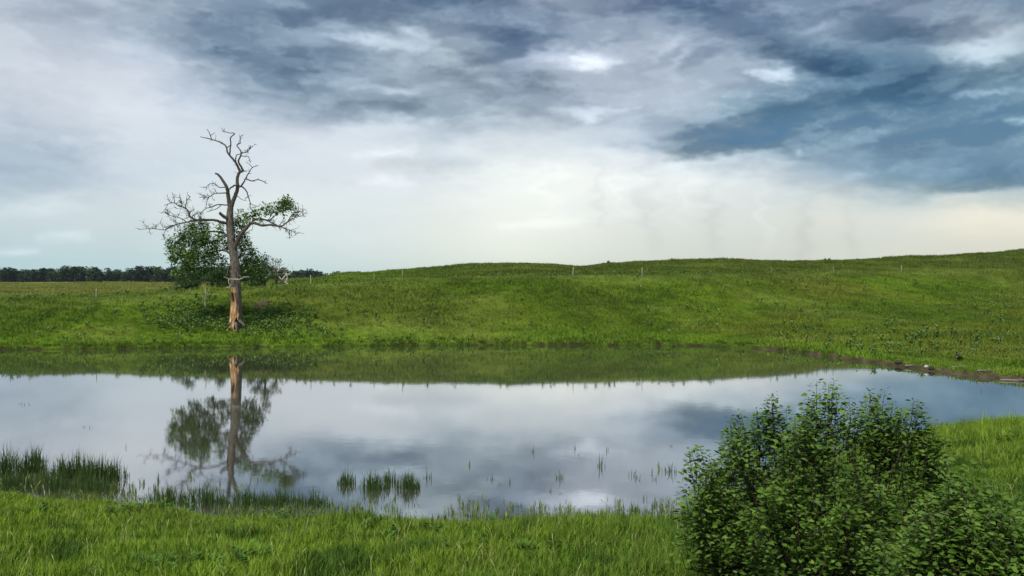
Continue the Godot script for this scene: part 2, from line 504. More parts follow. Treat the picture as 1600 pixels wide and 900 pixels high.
func scatter_grass(m: Material) -> void:
	# near bank
	var sets := [[], [], [], []]
	var cols := [PackedColorArray(), PackedColorArray(), PackedColorArray(), PackedColorArray()]
	var kinds := [tuft(1, 15, 0.10, 0.22, 0.012, 0.55), tuft(2, 15, 0.12, 0.29, 0.012, 0.5), tuft(3, 12, 0.14, 0.17, 0.015, 0.8), tuft(4, 8, 0.06, 0.42, 0.010, 0.35)]
	var made := 0
	while made < 60000:
		var d := sqrt(rng.randf_range(7.4 * 7.4, 31.0 * 31.0))
		if rng.randf() > pow(11.0 / maxf(d, 11.0), 1.1): continue
		var x := rng.randf_range(-0.72, 0.72) * d
		if d > 20.5 and x < 4.0: continue
		var g := ground(x, d)
		if g.y < 0.06: continue
		made += 1
		var long := n_patch2.get_noise_2d(x * 6.0 + 50, d * 6.0)
		var k := rng.randi() % 3
		if long > 0.12 and rng.randf() < 0.25: k = 3
		var s := rng.randf_range(0.58, 1.02) * (1.0 + long * 0.7) * lerpf(0.5, 1.0, smoothstep(0.0, 2.0, g.y))
		var b := Basis.from_euler(Vector3(rng.randf_range(-0.15, 0.15), rng.randf() * TAU, rng.randf_range(-0.15, 0.15))).scaled(Vector3(s, s * rng.randf_range(0.8, 1.25), s) * lerpf(1.0, 1.35, smoothstep(12, 30, d)))
		sets[k].append(Transform3D(b, Vector3(x, g.x, -d)))
		var c := turf(x, d) * rng.randf_range(0.55, 1.4)
		c = c.lerp(Color(0.27, 0.31, 0.09), 0.6 * pow(rng.randf(), 5.0))
		var damp := n_patch.get_noise_2d(x * 9, d * 9)
		c = c.lerp(Color(0.034, 0.085, 0.014), 0.75 * smoothstep(0.2, 0.38, damp))
		cols[k].append(Color(c.r, c.g, c.b))
	for k in 4:
		tag(many("meadow_grass", kinds[k], m, sets[k], cols[k]), ["short", "mid-height", "broad-bladed", "tall thin"][k] + " lush grass on the near bank", "grass")
	# straw-coloured stems with seed heads, and dark broad-leaved weeds among the grass
	var hs := begin()
	tube(hs, PackedVector3Array([Vector3(0, 0, 0), Vector3(0.01, 0.25, 0), Vector3(0.05, 0.46, 0.01)]), PackedFloat32Array([0.003, 0.0028, 0.002]), 4)
	tube(hs, PackedVector3Array([Vector3(0.045, 0.44, 0.01), Vector3(0.062, 0.49, 0.012), Vector3(0.085, 0.55, 0.012)]), PackedFloat32Array([0.004, 0.009, 0.002]), 5)
	var head := commit(hs)
	var ds := begin()
	var r3 := RandomNumberGenerator.new(); r3.seed = 88
	for i in 22:
		var a := r3.randf() * TAU
		leaf_at(ds, Vector3(cos(a), 0, sin(a)) * 0.05 * r3.randf() + Vector3(0, r3.randf_range(0.02, 0.26), 0), Vector3(cos(a), r3.randf_range(0.1, 1.4), sin(a)).normalized(), r3.randf_range(0.07, 0.13), 0.3)
	var dock := commit(ds)
	var hp := []
	var hc := PackedColorArray()
	var kp := []
	var kc := PackedColorArray()
	while hp.size() < 520 or kp.size() < 380:
		var d := rng.randf_range(8.0, 26.0)
		var x := rng.randf_range(-0.7, 0.7) * d
		if d > 19.0 and x < 5.0: continue
		var g := ground(x, d)
		if g.y < 0.25: continue
		var sp := n_patch.get_noise_2d(x * 7 + 70, d * 7)
		if hp.size() < 520 and sp > rng.randf_range(-0.4, 0.4):
			hp.append(Transform3D(Basis.from_euler(Vector3(rng.randf_range(-0.35, 0.35), rng.randf() * TAU, rng.randf_range(-0.35, 0.35))).scaled(Vector3.ONE * rng.randf_range(0.5, 1.0)), Vector3(x, g.x, -d)))
			hc.append(Color(0.34, 0.34, 0.15).lerp(Color(0.2, 0.26, 0.07), rng.randf()))
		elif kp.size() < 380 and sp < rng.randf_range(-0.45, -0.12):
			kp.append(Transform3D(Basis.from_euler(Vector3(0, rng.randf() * TAU, 0)).scaled(Vector3.ONE * rng.randf_range(0.5, 1.0)), Vector3(x, g.x, -d)))
			kc.append(Color(0.040, 0.100, 0.014).lerp(Color(0.085, 0.165, 0.026), rng.randf()))
	tag(many("seed_heads", head, m, hp, hc), "pale grass stems with seed heads on the near bank", "grass")
	tag(many("meadow_weeds", dock, m, kp, kc), "dark broad-leaved weeds among the near grass", "weeds")
	# far slopes
	var fsets := [[], [], []]
	var fcols := [PackedColorArray(), PackedColorArray(), PackedColorArray()]
	var fk := [tuft(11, 14, 0.26, 0.20, 0.035, 0.8), tuft(12, 16, 0.34, 0.26, 0.03, 0.6), tuft(13, 12, 0.2, 0.36, 0.028, 0.4)]
	made = 0
	while made < 120000:
		var px := rng.randf_range(-190, 1790)
		var d := 38.0 * pow((185.0 if px > 545.0 else 360.0) / 38.0, pow(rng.randf(), 0.82))
		var r := far_row(px)
		if d < r[0] or (d > r[3] + (6.0 if px > 545.0 else 260.0)): continue
		if d > r[1] + 2.0 and d < r[1] + 14.0 and rng.randf() < 0.6: continue
		var x := (px - 800.0) / FOC * d
		var g := ground(x, d)
		if g.y < 0.1 or mud(x, d, g.y) > rng.randf_range(0.2, 0.7): continue
		made += 1
		var rank := n_patch2.get_noise_2d(x * 3.0, d * 3.0 + 90.0)
		var k := 0 if rank < 0.0 else 1
		if rng.randf() < 0.12 + 0.3 * smoothstep(0.1, 0.4, rank): k = 2
		var s := rng.randf_range(0.7, 1.2) * (1.0 + 0.5 * rank) * lerpf(1.0, 1.4, smoothstep(70, 160, d)) * lerpf(1.0, 1.9, smoothstep(160, 350, d))
		if g.y < 2.0: s *= 1.2
		fsets[k].append(Transform3D(Basis.from_euler(Vector3(0, rng.randf() * TAU, 0)).scaled(Vector3(s, s * rng.randf_range(0.7, 1.2), s)), Vector3(x, g.x, -d)))
		var c := turf(x, d) * rng.randf_range(0.8, 1.2)
		c = c.lerp(Color(0.22, 0.27, 0.07), 0.5 * pow(rng.randf(), 7.0))
		fcols[k].append(Color(c.r, c.g, c.b))
	for k in 3:
		tag(many("pasture_grass", fk[k], m, fsets[k], fcols[k]), ["short grazed", "tufted", "taller rank"][k] + " grass on the hillside across the pond", "grass")
	# dark tussocks overhanging the far water's edge
	var tuss := tuft(21, 46, 0.24, 0.42, 0.026, 0.55)
	var tpl := []
	var tcl := PackedColorArray()
	while tpl.size() < 700:
		var px := rng.randf_range(-190, 1420)
		var r := far_row(px)
		var d := r[0] + rng.randf_range(-0.3, 1.5)
		var x := (px - 800.0) / FOC * d
		var rag := n_patch2.get_noise_2d(x * 12, 40.0)
		if rag < rng.randf_range(-0.3, 0.0) or rng.randf() < smoothstep(1000, 1420, px): continue
		var s := rng.randf_range(0.3, 0.85) * (1.0 + rag)
		tpl.append(Transform3D(Basis.from_euler(Vector3(0.25, rng.randf_range(-0.6, 0.6), 0)).scaled(Vector3(s * 1.3, s, s)), Vector3(x, maxf(0.0, height(x, d)), -d)))
		var c := Color(0.050, 0.105, 0.012).lerp(Color(0.13, 0.21, 0.02), rng.randf())
		tcl.append(c)
	tag(many("shore_tussocks", tuss, m, tpl, tcl), "dark grass tussocks overhanging the far water's edge", "grass")
	# coarse weeds round the tree and low on the right-hand bank
	var wst := begin()
	var r2 := RandomNumberGenerator.new(); r2.seed = 77
	for i in 26:
		var a := r2.randf() * TAU
		var p := Vector3(cos(a) * 0.14 * r2.randf(), r2.randf_range(0.05, 0.55), sin(a) * 0.14 * r2.randf())
		leaf_at(wst, p, Vector3(cos(a), r2.randf_range(0.2, 2.2), sin(a)).normalized(), r2.randf_range(0.12, 0.24), 0.26)
	var weed := commit(wst)
	var wp := []
	var wc := PackedColorArray()
	for i in 1500:
		var px: float
		var d: float
		if i < 300: px = rng.randfn(300, 38); d = rng.randfn(68.0, 2.4)
		elif i < 580: px = rng.randfn(430, 34); d = rng.randfn(67.5, 2.2)
		elif i < 700: px = rng.randfn(1420, 80); d = rng.randfn(58, 5)
		else: px = rng.randf_range(-100, 1700); d = rng.randf_range(60, 100)
		var x := (px - 800.0) / FOC * d
		var g := ground(x, d)
		if g.y < 0.3 or mud(x, d, g.y) > 0.3: continue
		var s := rng.randf_range(0.5, 1.2)
		wp.append(Transform3D(Basis.from_euler(Vector3(0, rng.randf() * TAU, 0)).scaled(Vector3.ONE * s), Vector3(x, g.x, -d)))
		var c := Color(0.075, 0.145, 0.030).lerp(Color(0.125, 0.19, 0.06), pow(rng.randf(), 2.2))
		wc.append(c)
	tag(many("coarse_weeds", weed, m, wp, wc), "grey-green coarse weeds on the bank about the tree", "weeds")

func leaf_at(st: SurfaceTool, p: Vector3, dir: Vector3, length: float, wide: float, face := Vector3.UP) -> void:
	var side := dir.cross(face)
	if side.length() < 0.05: side = dir.cross(Vector3.RIGHT)
	side = side.normalized() * length * wide
	var m := p + dir * length * 0.45
	var droop := Vector3(0, -0.10 * length, 0)
	var tip := p + dir * length + droop
	tri(st, p, m + side + droop * 0.2, m)
	tri(st, p, m, m - side + droop * 0.2)
	tri(st, m, m + side + droop * 0.2, tip)
	tri(st, m, tip, m - side + droop * 0.2)

# ------------------------------------------------------------------ rushes
func rush_mesh(s: int, blades: int, spread: float, length: float, lean: float) -> ArrayMesh:
	var r := RandomNumberGenerator.new(); r.seed = s
	var st := begin()
	for i in blades:
		var a := r.randf() * TAU
		var q := pow(r.randf(), 0.7) * spread
		blade(st, Vector3(cos(a) * q, -0.06, sin(a) * q * 0.6), r.randf() * TAU, lean * r.randf_range(0.0, 1.6), length * r.randf_range(0.4, 1.1) * (1.12 - 0.55 * q / spread), r.randf_range(0.011, 0.020))
	return commit(st)

func make_rushes() -> void:
	var dark := mat(lin(0.030, 0.058, 0.014), 0.7, 0.3)
	dark.backlight_enabled = true; dark.backlight = lin(0.05, 0.09, 0.01)
	var thin := mat(lin(0.045, 0.075, 0.025), 0.7, 0.3)
	# column, row of the foot on the water, blades, spread, length, label
	var list := [
		[8, 742, 380, 0.62, 0.95, "dense dark rush clump at the photo's left edge"],
		[52, 738, 260, 0.34, 0.95, "tall rounded rush clump second from the left edge"],
		[98, 748, 340, 0.60, 0.72, "low rush clump between the two rounded clumps on the left"],
		[150, 752, 360, 0.52, 0.85, "ragged rush clump at the right end of the left bed"],
		[122, 745, 300, 0.50, 0.85, "spiky rush clump in the middle of the left bed"],
		[178, 748, 120, 0.32, 0.75, "thin rush clump fringing the left bed"],
		[262, 788, 300, 0.60, 0.56, "low rush clump left of the tree's reflection at the near shore"],
		[318, 787, 300, 0.55, 0.60, "low rush clump just left of the reflected trunk top"],
		[385, 790, 320, 0.60, 0.54, "low rush clump under the reflected trunk top"],
		[440, 789, 300, 0.55, 0.56, "low rush clump right of the reflected trunk top"],
		[490, 791, 200, 0.42, 0.50, "last low rush clump of the shore bed before open water"],
		[22, 764, 340, 0.62, 0.62, "low dense rush clump at the grass edge in the left corner of the pond"],
		[84, 766, 340, 0.62, 0.55, "low dense rush clump at the grass edge below the two rounded clumps"],
		[146, 769, 320, 0.58, 0.55, "low dense rush clump at the grass edge under the ragged clump"],
		[541, 757, 110, 0.25, 0.55, "small rush clump standing left of its twin in open water"],
		[583, 764, 210, 0.40, 0.60, "wide rush clump in the middle of the open water group"],
		[608, 755, 60, 0.22, 0.55, "thin upright rushes between two thicker clumps"],
		[637, 764, 210, 0.32, 0.60, "round thick rush clump at the right of its group"],
		[668, 748, 16, 0.12, 0.42, "sparse rush stems just right of the thick round clump"],
		[833, 707, 8, 0.08, 0.34, "tiny forked rush sprig alone on grey water"],
		[898, 702, 6, 0.05, 0.34, "single dark rush sprig beside a fainter one"],
		[905, 712, 5, 0.06, 0.26, "faint rush sprig just below a dark one"],
		[951, 705, 6, 0.08, 0.34, "rush sprig above the largest mid-pond tuft"],
		[938, 730, 26, 0.14, 0.46, "largest mid-pond rush tuft right of centre"],
		[876, 748, 22, 0.14, 0.34, "rush tuft below the forked sprig"],
		[768, 750, 9, 0.18, 0.28, "bent sparse rush sprig near centre of the pond"],
		[993, 745, 14, 0.20, 0.30, "faint broad rush tuft left of the bush"],
		[1047, 738, 30, 0.24, 0.42, "rush tuft nearest the bush's left side"],
		[1050, 698, 4, 0.05, 0.30, "lone thin rush stem farther out beyond the bush tuft"],
		[40, 632, 10, 0.45, 0.34, "faint rush stems far out on the left water"],
		[196, 700, 7, 0.06, 0.26, "small dark rush sprig out from the left bed"],
		[130, 668, 7, 0.7, 0.2, "scattered short rush tips out beyond the left bed"],
		[1535, 612, 5, 0.2, 0.3, "few rush stems on the water by the far right mud"]
	]
	for i in list.size():
		var e: Array = list[i]
		var d: float = FOC * EYE / (e[1] - HOR)
		var p := Vector3((e[0] - 800.0) / FOC * d, 0.0, -d)
		var o := thing("rush_clump", p)
		obj("stems", rush_mesh(300 + i, e[2], e[3], e[4], 0.28), dark if e[2] > 40 else thin, o).set_meta("kind", "stuff")
		tag(o, e[5], "rushes", "rush clumps in the pond")
	# fine shoots standing in the shallows along the near shore
	var shoot := [rush_mesh(401, 7, 0.12, 0.30, 0.4), rush_mesh(402, 5, 0.16, 0.22, 0.6)]
	var green := leafy(0.7, 0.3, lin(0.25, 0.4, 0.05))
	for k in 2:
		var pl := []
		var tn := PackedColorArray()
		var tries := 0
		while pl.size() < 1700 and tries < 30000:
			tries += 1
			var x := rng.randf_range(-14, 15)
			var d := rng.randf_range(16, 29)
			var sd := shore_distance(x, d)
			if sd > 0.15 or rng.randf() > exp(sd * 1.7): continue
			if n_patch2.get_noise_2d(x * 8, d * 8) < -0.12: continue
			var s := rng.randf_range(0.5, 1.2)
			pl.append(Transform3D(Basis.from_euler(Vector3(0, rng.randf() * TAU, 0)).scaled(Vector3.ONE * s), Vector3(x, 0, -d)))
			var c := Color(0.05, 0.09, 0.02).lerp(Color(0.16, 0.2, 0.06), rng.randf())
			tn.append(c)
		tag(many("shallows_grass", shoot[k], green, pl, tn), "fine pale shoots standing in the shallows, " + ["upright", "splayed"][k], "grass")

# ------------------------------------------------------------------ foliage
# leaves of a crown: blobs as centre and radius, many small leaf sprays with gaps
func crown_mesh(blobs: Array, per_m3: float, size: float, dark: Color, light: Color, s: int) -> ArrayMesh:
	var r := RandomNumberGenerator.new(); r.seed = s
	var st := begin()
	for b in blobs:
		var c: Vector3 = b[0]
		var rad: float = b[1]
		var clumps := maxi(3, int(rad * rad * 42.0))
		for k in clumps:
			var dir := Vector3(r.randfn(), r.randfn(), r.randfn()).normalized()
			var cc := c + dir * rad * pow(r.randf(), 0.45) * Vector3(1, 0.85, 1)
			var cr := r.randf_range(0.16, 0.34) * minf(1.0, 0.5 + rad * 0.5)
			var n := int(per_m3 * cr * cr)
			var tone := dark.lerp(light, r.randf())
			for i in n:
				var q := Vector3(r.randfn(), r.randfn(), r.randfn()) * cr * 0.6
				var f := (q.normalized() + Vector3(r.randf_range(-0.6, 0.6), r.randf_range(-0.5, 0.3), r.randf_range(-0.6, 0.6))).normalized()
				var t := tone.lerp(light, r.randf() * 0.25)
				st.set_color(t)
				leaf_at(st, cc + q, f, size * r.randf_range(0.7, 1.3), 0.42, Vector3(r.randf_range(-0.5, 0.5), 1, r.randf_range(-0.5, 0.5)))
	return commit(st)

# side twigs along a dead limb
func twigs(st: SurfaceTool, pts: PackedVector3Array, count: int, length: float, r: float, depth: int, from := 0.3) -> void:
	for i in count:
		var t := rng.randf_range(from, 1.0) * (pts.size() - 1)
		var k := mini(int(t), pts.size() - 2)
		var p := pts[k].lerp(pts[k + 1], t - k)
		var along := (pts[k + 1] - pts[k]).normalized()
		var side := Vector3(rng.randfn(), rng.randfn() + 0.35, rng.randfn())
		side = (side - along * side.dot(along)).normalized()
		var dir := (along * rng.randf_range(0.3, 0.9) + side).normalized()
		var l := length * rng.randf_range(0.5, 1.2)
		var q := PackedVector3Array([p])
		for s in 4:
			dir = (dir + Vector3(rng.randfn(), rng.randfn() + 0.12, rng.randfn()) * 0.28).normalized()
			q.append(q[s] + dir * l / 4.0)
		tube(st, q, taper(5, r, r * 0.35), 4)
		if depth > 0:
			twigs(st, q, 3, length * 0.55, r * 0.6, depth - 1, 0.25)

# ------------------------------------------------------------------ the old tree
const TREE_D := 66.0

func tp(a: Array) -> Vector3:
	return at(a[0], a[1], TREE_D - (a[2] if a.size() > 2 else 0.0))

func limb(parent: Node, origin: Vector3, ctrl: Array, w0: float, w1: float, m: Material, tw := 0, tl := 0.7, deep := 1) -> void:
	var scale := TREE_D / FOC
	var c := PackedVector3Array()
	for p in ctrl: c.append(tp(p) - origin)
	var pts := curve(c, 5, 0.018)
	var st := begin()
	tube(st, pts, taper(pts.size(), w0 * 0.46 * scale, w1 * 0.42 * scale, 0.8), 8)
	var o := obj("limb", commit(st), m, parent)
	if tw > 0:
		var s2 := begin()
		twigs(s2, pts, int(tw * 1.7), tl, maxf(w1 * 0.36 * scale, 0.024), deep)
		obj("twigs", commit(s2), m, o).set_meta("kind", "stuff")

func make_tree(trunk_bark: Material, bark: Material, pale: Material, wood: Material, leaf: Material) -> void:
	var base := Vector3(tp([368.5, 512]).x, 0, -TREE_D)
	base.y = height(base.x, TREE_D) - 0.05
	var t := thing("old_tree", base)
	tag(t, "tall half-dead tree with bare twisted top and split pale trunk on the far bank", "tree")
	# trunk: rings along its axis, ridged bark, root flare, bare wood set back where the bark has gone, a hollow at the foot
	var ctrl := PackedVector3Array()
	for p in [[368.5, 513], [368.5, 496], [368.8, 470], [368, 440], [367, 410], [362.5, 382], [359.5, 350], [359.5, 336], [360.5, 324]]:
		ctrl.append(tp(p) - base)
	ctrl[0].y = -0.25
	var wid := [24.0, 17.5, 15.6, 15.0, 14.2, 12.2, 11.0, 10.0, 8.5]
	var axis := curve(ctrl, 14, 0.0)
	var sides := 56
	var rg := noise(31, 0.9, 3)
	var fray := noise(37, 2.4, 4)
	var grid := []
	var mask := []
	var sc := TREE_D / FOC
	for i in axis.size():
		var f := float(i) / 14.0
		var k := mini(int(f), 7)
		var r0: float = lerpf(wid[k], wid[k + 1], f - k) * 0.5 * sc
		var y := axis[i].y
		var ring := PackedVector3Array()
		var mk := PackedInt32Array()
		for j in sides:
			var a := TAU * j / sides
			var dir := Vector3(cos(a), 0, sin(a))
			var r := r0 * (1.0 + 0.05 * sin(a * 9.0 + rg.get_noise_2d(cos(a) * 3, y * 0.6) * 5.0) + 0.10 * rg.get_noise_3d(dir.x * 2.0, y * 0.5, dir.z * 2.0))
			r += r0 * 0.85 * exp(-maxf(y, 0) / 0.38) * maxf(0.0, pow(absf(cos(a * 2.5 + 0.4)), 3.0)) * 0.75
			var fa := wrapf(a - PI / 2, -PI, PI)  # 0 faces the camera, positive to the left
			var edge := fray.get_noise_2d(a * 1.2, y * 0.55) * 0.9
			var inside := 0
			var w := lerpf(1.0, 0.34, smoothstep(0.2, 3.3, y))
			if y < 3.45 and y > 0.0 and absf(fa - 0.28) + edge * 0.45 < w: inside = 1
			if y > 2.35 and y < 2.95 and absf(fa - 0.42) < 0.22 + edge * 0.2: inside = 2
			if y < 0.95 and y > 0.02 and absf(fa + 0.42) < (0.34 - 0.28 * pow(y / 0.95, 2.0)) + edge * 0.08: inside = 3
			if inside == 1: r -= 0.045 + 0.02 * rg.get_noise_2d(a * 6, y * 2)
			if inside == 2: r -= 0.13
			if inside == 3: r -= 0.30
			mk.append(inside)
			ring.append(axis[i] + dir * r)
		grid.append(ring)
		mask.append(mk)
	var sb := begin()
	var sw := begin()
	var sh := begin()
	var sk := begin()
	for i in axis.size() - 1:
		for j in sides:
			var j2 := (j + 1) % sides
			var most: int = maxi(maxi(mask[i][j], mask[i][j2]), maxi(mask[i + 1][j], mask[i + 1][j2]))
			var st: SurfaceTool = sb if most == 0 else sw if most == 1 else sk if most == 2 else sh
			quad(st, grid[i][j], grid[i][j2], grid[i + 1][j2], grid[i + 1][j])
	obj("trunk", commit(sb), trunk_bark, t)
	tag(obj("bare_wood", commit(sw), wood, t), "pale orange wood where the bark has split away")
	var rot := mat(lin(0.035, 0.024, 0.016), 0.95, 0.1)
	tag(obj("hollow", commit(sh), rot, t), "dark rotted hollow at the trunk's foot")
	tag(obj("knot_hole", commit(sk), rot, t), "dark slot high in the bare wood")
	# surface roots
	for r in [[[362, 503, 0.2], [357, 507, 0.5], [352, 511, 0.6]], [[374, 502, 0.3], [380, 507, 0.5], [386, 511, 0.6]], [[368, 505, 0.5], [369, 512, 0.9], [370, 516, 1.2]]]:
		var c := PackedVector3Array()
		for p in r: c.append(tp(p) - base)
		c[2].y = -0.08
		var pts := curve(c, 5, 0.012)
		var st := begin()
		tube(st, pts, taper(pts.size(), 0.15, 0.04), 8)
		obj("root", commit(st), trunk_bark, t)
	# dead top
	limb(t, base, [[360.5, 328], [357, 306.7], [356, 297, 0.2], [352.7, 289, 0.3], [347, 280, 0.3], [342, 273.8, 0.4], [336.7, 270.8, 0.4]], 7.5, 3.2, bark)
	limb(t, base, [[360.5, 328], [365, 313.8], [369.6, 301], [372, 290.7], [371, 283.6], [372, 274.7], [375, 268.5], [372, 261, 0.1], [367, 251.6, 0.2], [360.7, 244.5, 0.2], [356, 238, 0.1], [355, 232], [351.8, 226.7, -0.1], [342, 221.7, -0.2], [331, 217.8, -0.3], [322.5, 216, -0.3], [313.6, 214, -0.4]], 7.4, 1.1, bark, 5, 0.5, 0)
	limb(t, base, [[331, 217.8, -0.3], [328.7, 209.8, -0.2], [324, 201.8, 0.1]], 1.8, 0.9, bark)
	limb(t, base, [[329.5, 212, -0.25], [332, 210.7, -0.5], [336.7, 207, -0.6]], 1.3, 0.8, bark)
	limb(t, base, [[359, 242.5, 0.2], [361, 226.7, 0.5], [361, 216, 0.6], [367, 209, 0.7], [360, 208, 0.8], [354.5, 206.8, 0.9], [347, 205, 1.0]], 2.6, 0.9, bark, 3, 0.4, 0)
	limb(t, base, [[354.8, 231.5, 0.0], [358, 229, 0.3], [361, 227, 0.5]], 1.8, 1.4, bark)
	limb(t, base, [[368.7, 252, 0.2], [369, 246.5, 0.5], [371, 241.8, 0.6], [377.6, 241, 0.4]], 2.2, 1.2, bark)
	limb(t, base, [[375, 268.5], [380, 266.7, 0.3], [374, 255, 0.5], [373.2, 251, 0.5], [376.7, 242.7, 0.5], [376.7, 235.6, 0.5], [371, 227.6, 0.3], [375.8, 223, 0.2], [375.8, 215, 0.1], [381, 210.7, 0]], 4.2, 1.0, bark, 6, 0.45, 0)
	limb(t, base, [[376.5, 241, 0.5], [380, 239, 0.3], [388, 237, 0], [390, 232, -0.2], [396, 229, -0.4]], 2.2, 0.8, bark, 7, 0.4, 1)
	limb(t, base, [[378, 244, 0.5], [384, 244.5, 0.8], [389, 246, 1.0], [391.8, 255, 1.1]], 1.6, 0.8, bark, 3, 0.3, 0)
	limb(t, base, [[379, 267, 0.3], [387, 267.4, 0.5]], 2.4, 1.0, bark)
	limb(t, base, [[374, 292], [378, 290, 0.2], [381, 285, 0.4], [384.7, 278, 0.5], [390, 269, 0.6], [395, 262, 0.7], [404, 258.7, 0.7]], 3.8, 0.9, bark, 4, 0.4, 0)
	limb(t, base, [[395, 262, 0.7], [390, 257, 1.0], [384.7, 253, 1.2]], 1.2, 0.7, bark)
	limb(t, base, [[385, 279.5, 0.5], [393.6, 282.7, 0.3], [402.5, 281, 0.2], [412, 283.6, 0], [416, 287, -0.1]], 2.2, 1.2, bark, 3, 0.3, 0)
	limb(t, base, [[374, 291], [378, 291.6, -0.2], [384.7, 297.8, -0.4], [388, 306.7, -0.5], [391, 317, -0.5], [391.8, 326, -0.5], [399, 331.6, -0.6]], 3.0, 1.0, bark, 5, 0.5, 0)
	limb(t, base, [[391, 317, -0.5], [397, 321, -0.3], [406, 322.7, 0]], 1.4, 0.8, bark)
	limb(t, base, [[373, 290.5], [367, 290, 0.3], [361.6, 293, 0.4], [357, 297, 0.2]], 3.4, 2.6, bark)
	limb(t, base, [[369, 304], [378, 311.5, 0.5], [386, 314, 0.8]], 1.4, 0.7, bark)
	limb(t, base, [[354, 292, 0.3], [343.8, 293, 0.5], [336.7, 288, 0.6], [328.7, 287, 0.8], [321.6, 293, 0.9]], 2.0, 0.8, bark, 5, 0.5, 0)
	limb(t, base, [[356, 302], [343.8, 301.7, -0.3], [335, 303, -0.6], [327, 307.6, -0.8], [311.8, 308.5, -1.2]], 2.4, 0.9, bark, 7, 0.6, 1)
	limb(t, base, [[327, 307.6, -0.8], [323.5, 315.6, -0.6], [322.5, 324.5, -0.6]], 1.4, 0.7, bark, 3, 0.3, 0)
	limb(t, base, [[358, 320.6], [340, 320, 0.5], [331, 323.6, 0.9], [322.5, 326, 1.1], [315, 331.6, 1.3], [312.7, 337, 1.5]], 2.4, 0.8, bark, 6, 0.5, 1)
	limb(t, base, [[346, 320.6, 0.4], [337, 327, 0.4], [323, 331, 0.4]], 1.6, 0.8, bark)
	limb(t, base, [[360, 345], [352.7, 340, 0.3], [347, 336, 0.5], [343.6, 332.5, 0.6]], 7.0, 5.0, bark)
	# left dead limb with its spray of twigs
	limb(t, base, [[359, 350], [350, 348, 0.4], [343.8, 346.5, 0.7], [335, 344, 1.0], [317, 343.7, 1.5], [307, 344, 1.8], [301, 341, 2.0], [296.5, 338, 2.1], [295.8, 331.6, 2.2], [288.7, 324.5, 2.4], [281.6, 322.7, 2.6], [271, 317, 2.8], [256.7, 321, 3.0]], 6.0, 0.9, bark, 16, 0.9, 1)
	limb(t, base, [[310, 344, 1.7], [300, 345.5, 1.2], [290.5, 347.6, 0.8], [274.5, 351, 0.3], [258, 359, 0], [244, 358, -0.3], [231.8, 357.4, -0.5]], 3.2, 0.8, bark, 14, 0.9, 1)
	limb(t, base, [[290, 326, 2.4], [291, 318, 2.3], [294, 311, 2.0], [298, 307.5, 1.8]], 1.8, 0.7, bark, 5, 0.5, 0)
	limb(t, base, [[284, 323, 2.5], [284, 315, 2.6], [280.7, 306.7, 2.8]], 1.7, 0.7, bark, 5, 0.5, 0)
	limb(t, base, [[273, 318, 2.8], [272.7, 311, 3.0], [270, 303, 3.2]], 1.5, 0.6, bark, 4, 0.4, 0)
	limb(t, base, [[292, 347, 0.8], [280, 340, 0.5], [266, 337, 0.2], [257, 332, 0]], 2.0, 0.7, bark, 8, 0.6, 1)
	limb(t, base, [[272, 352, 0.3], [262, 356, 0.8], [256, 366, 1.2], [258, 372, 1.4]], 1.6, 0.6, bark, 5, 0.5, 0)
	# right living limb
	limb(t, base, [[364, 396], [370, 380, 0.2], [375, 368.7, 0.4], [383, 359, 0.5], [392, 349.5, 0.6], [399, 349, 0.8], [410, 352.2, 0.9], [423, 351.5, 1.0], [435, 353.6, 1.0], [443, 352, 1.1], [450.5, 345.8, 1.2], [461, 340, 1.3], [475, 336, 1.4]], 8.0, 0.9, bark, 18, 0.8, 1)
	limb(t, base, [[393, 349, 0.6], [397, 344, 0.3], [407, 342, 0], [418, 344.7, 0.2], [428.7, 350, 0.6], [436, 353.4, 1.0]], 4.0, 2.4, bark, 4, 0.5, 0)
	limb(t, base, [[436, 354, 1.0], [444, 356, 0.7], [454, 359.5, 0.4], [462, 365, 0.2]], 2.0, 0.8, bark, 8, 0.6, 1)
	limb(t, base, [[447, 356.8, 0.6], [451, 364, 0.5], [454, 372, 0.5]], 1.4, 0.7, bark, 3, 0.3, 0)
	limb(t, base, [[450, 346, 1.2], [458, 334, 1.0], [465, 331, 0.8], [461, 322.7, 0.7]], 1.8, 0.7, bark, 9, 0.6, 1)
	limb(t, base, [[420, 345, 0.2], [430, 337, 0.3], [438, 328, 0.4], [446, 318, 0.4]], 2.4, 0.9, bark, 6, 0.5, 0)
	limb(t, base, [[395, 345, 0.4], [396, 338, 0.2], [400, 333, 0]], 2.8, 1.0, bark, 4, 0.4, 0)
	# living boughs low on the left and behind the trunk
	limb(t, base, [[362, 378], [352, 366, -0.6], [340, 362, -1.0], [322, 362, -1.3], [300, 368, -1.4], [280, 376, -1.2], [268, 384, -1.0]], 5.0, 1.0, bark, 8, 0.7, 0)
	limb(t, base, [[364, 400], [352, 392, -0.8], [338, 392, -1.2], [316, 398, -1.2], [296, 406, -1.0], [278, 412, -0.8]], 4.2, 1.0, bark, 8, 0.7, 0)
	limb(t, base, [[366, 410], [357, 418, 0.2], [355, 428, 0.3], [349, 434, 0.4]], 3.2, 1.6, bark, 3, 0.4, 0)
	limb(t, base, [[366, 412], [378, 400, -0.8], [392, 398, -1.2], [404, 402, -1.3]], 3.4, 1.0, bark, 6, 0.6, 0)
	# pale broken twigs hanging on the trunk
	limb(t, base, [[366, 437, 0.5], [356, 435, 0.8], [350, 432, 1.0]], 1.8, 0.8, pale)
	limb(t, base, [[366, 436, 0.5], [374, 436.5, 0.8], [382, 433, 0.9], [390, 433, 0.9]], 1.7, 0.8, pale, 3, 0.3, 0)
	limb(t, base, [[358, 435.5, 0.8], [357, 441, 0.9], [360, 447, 0.9], [352, 450, 1.0]], 1.4, 0.8, pale)
	var s := TREE_D / FOC
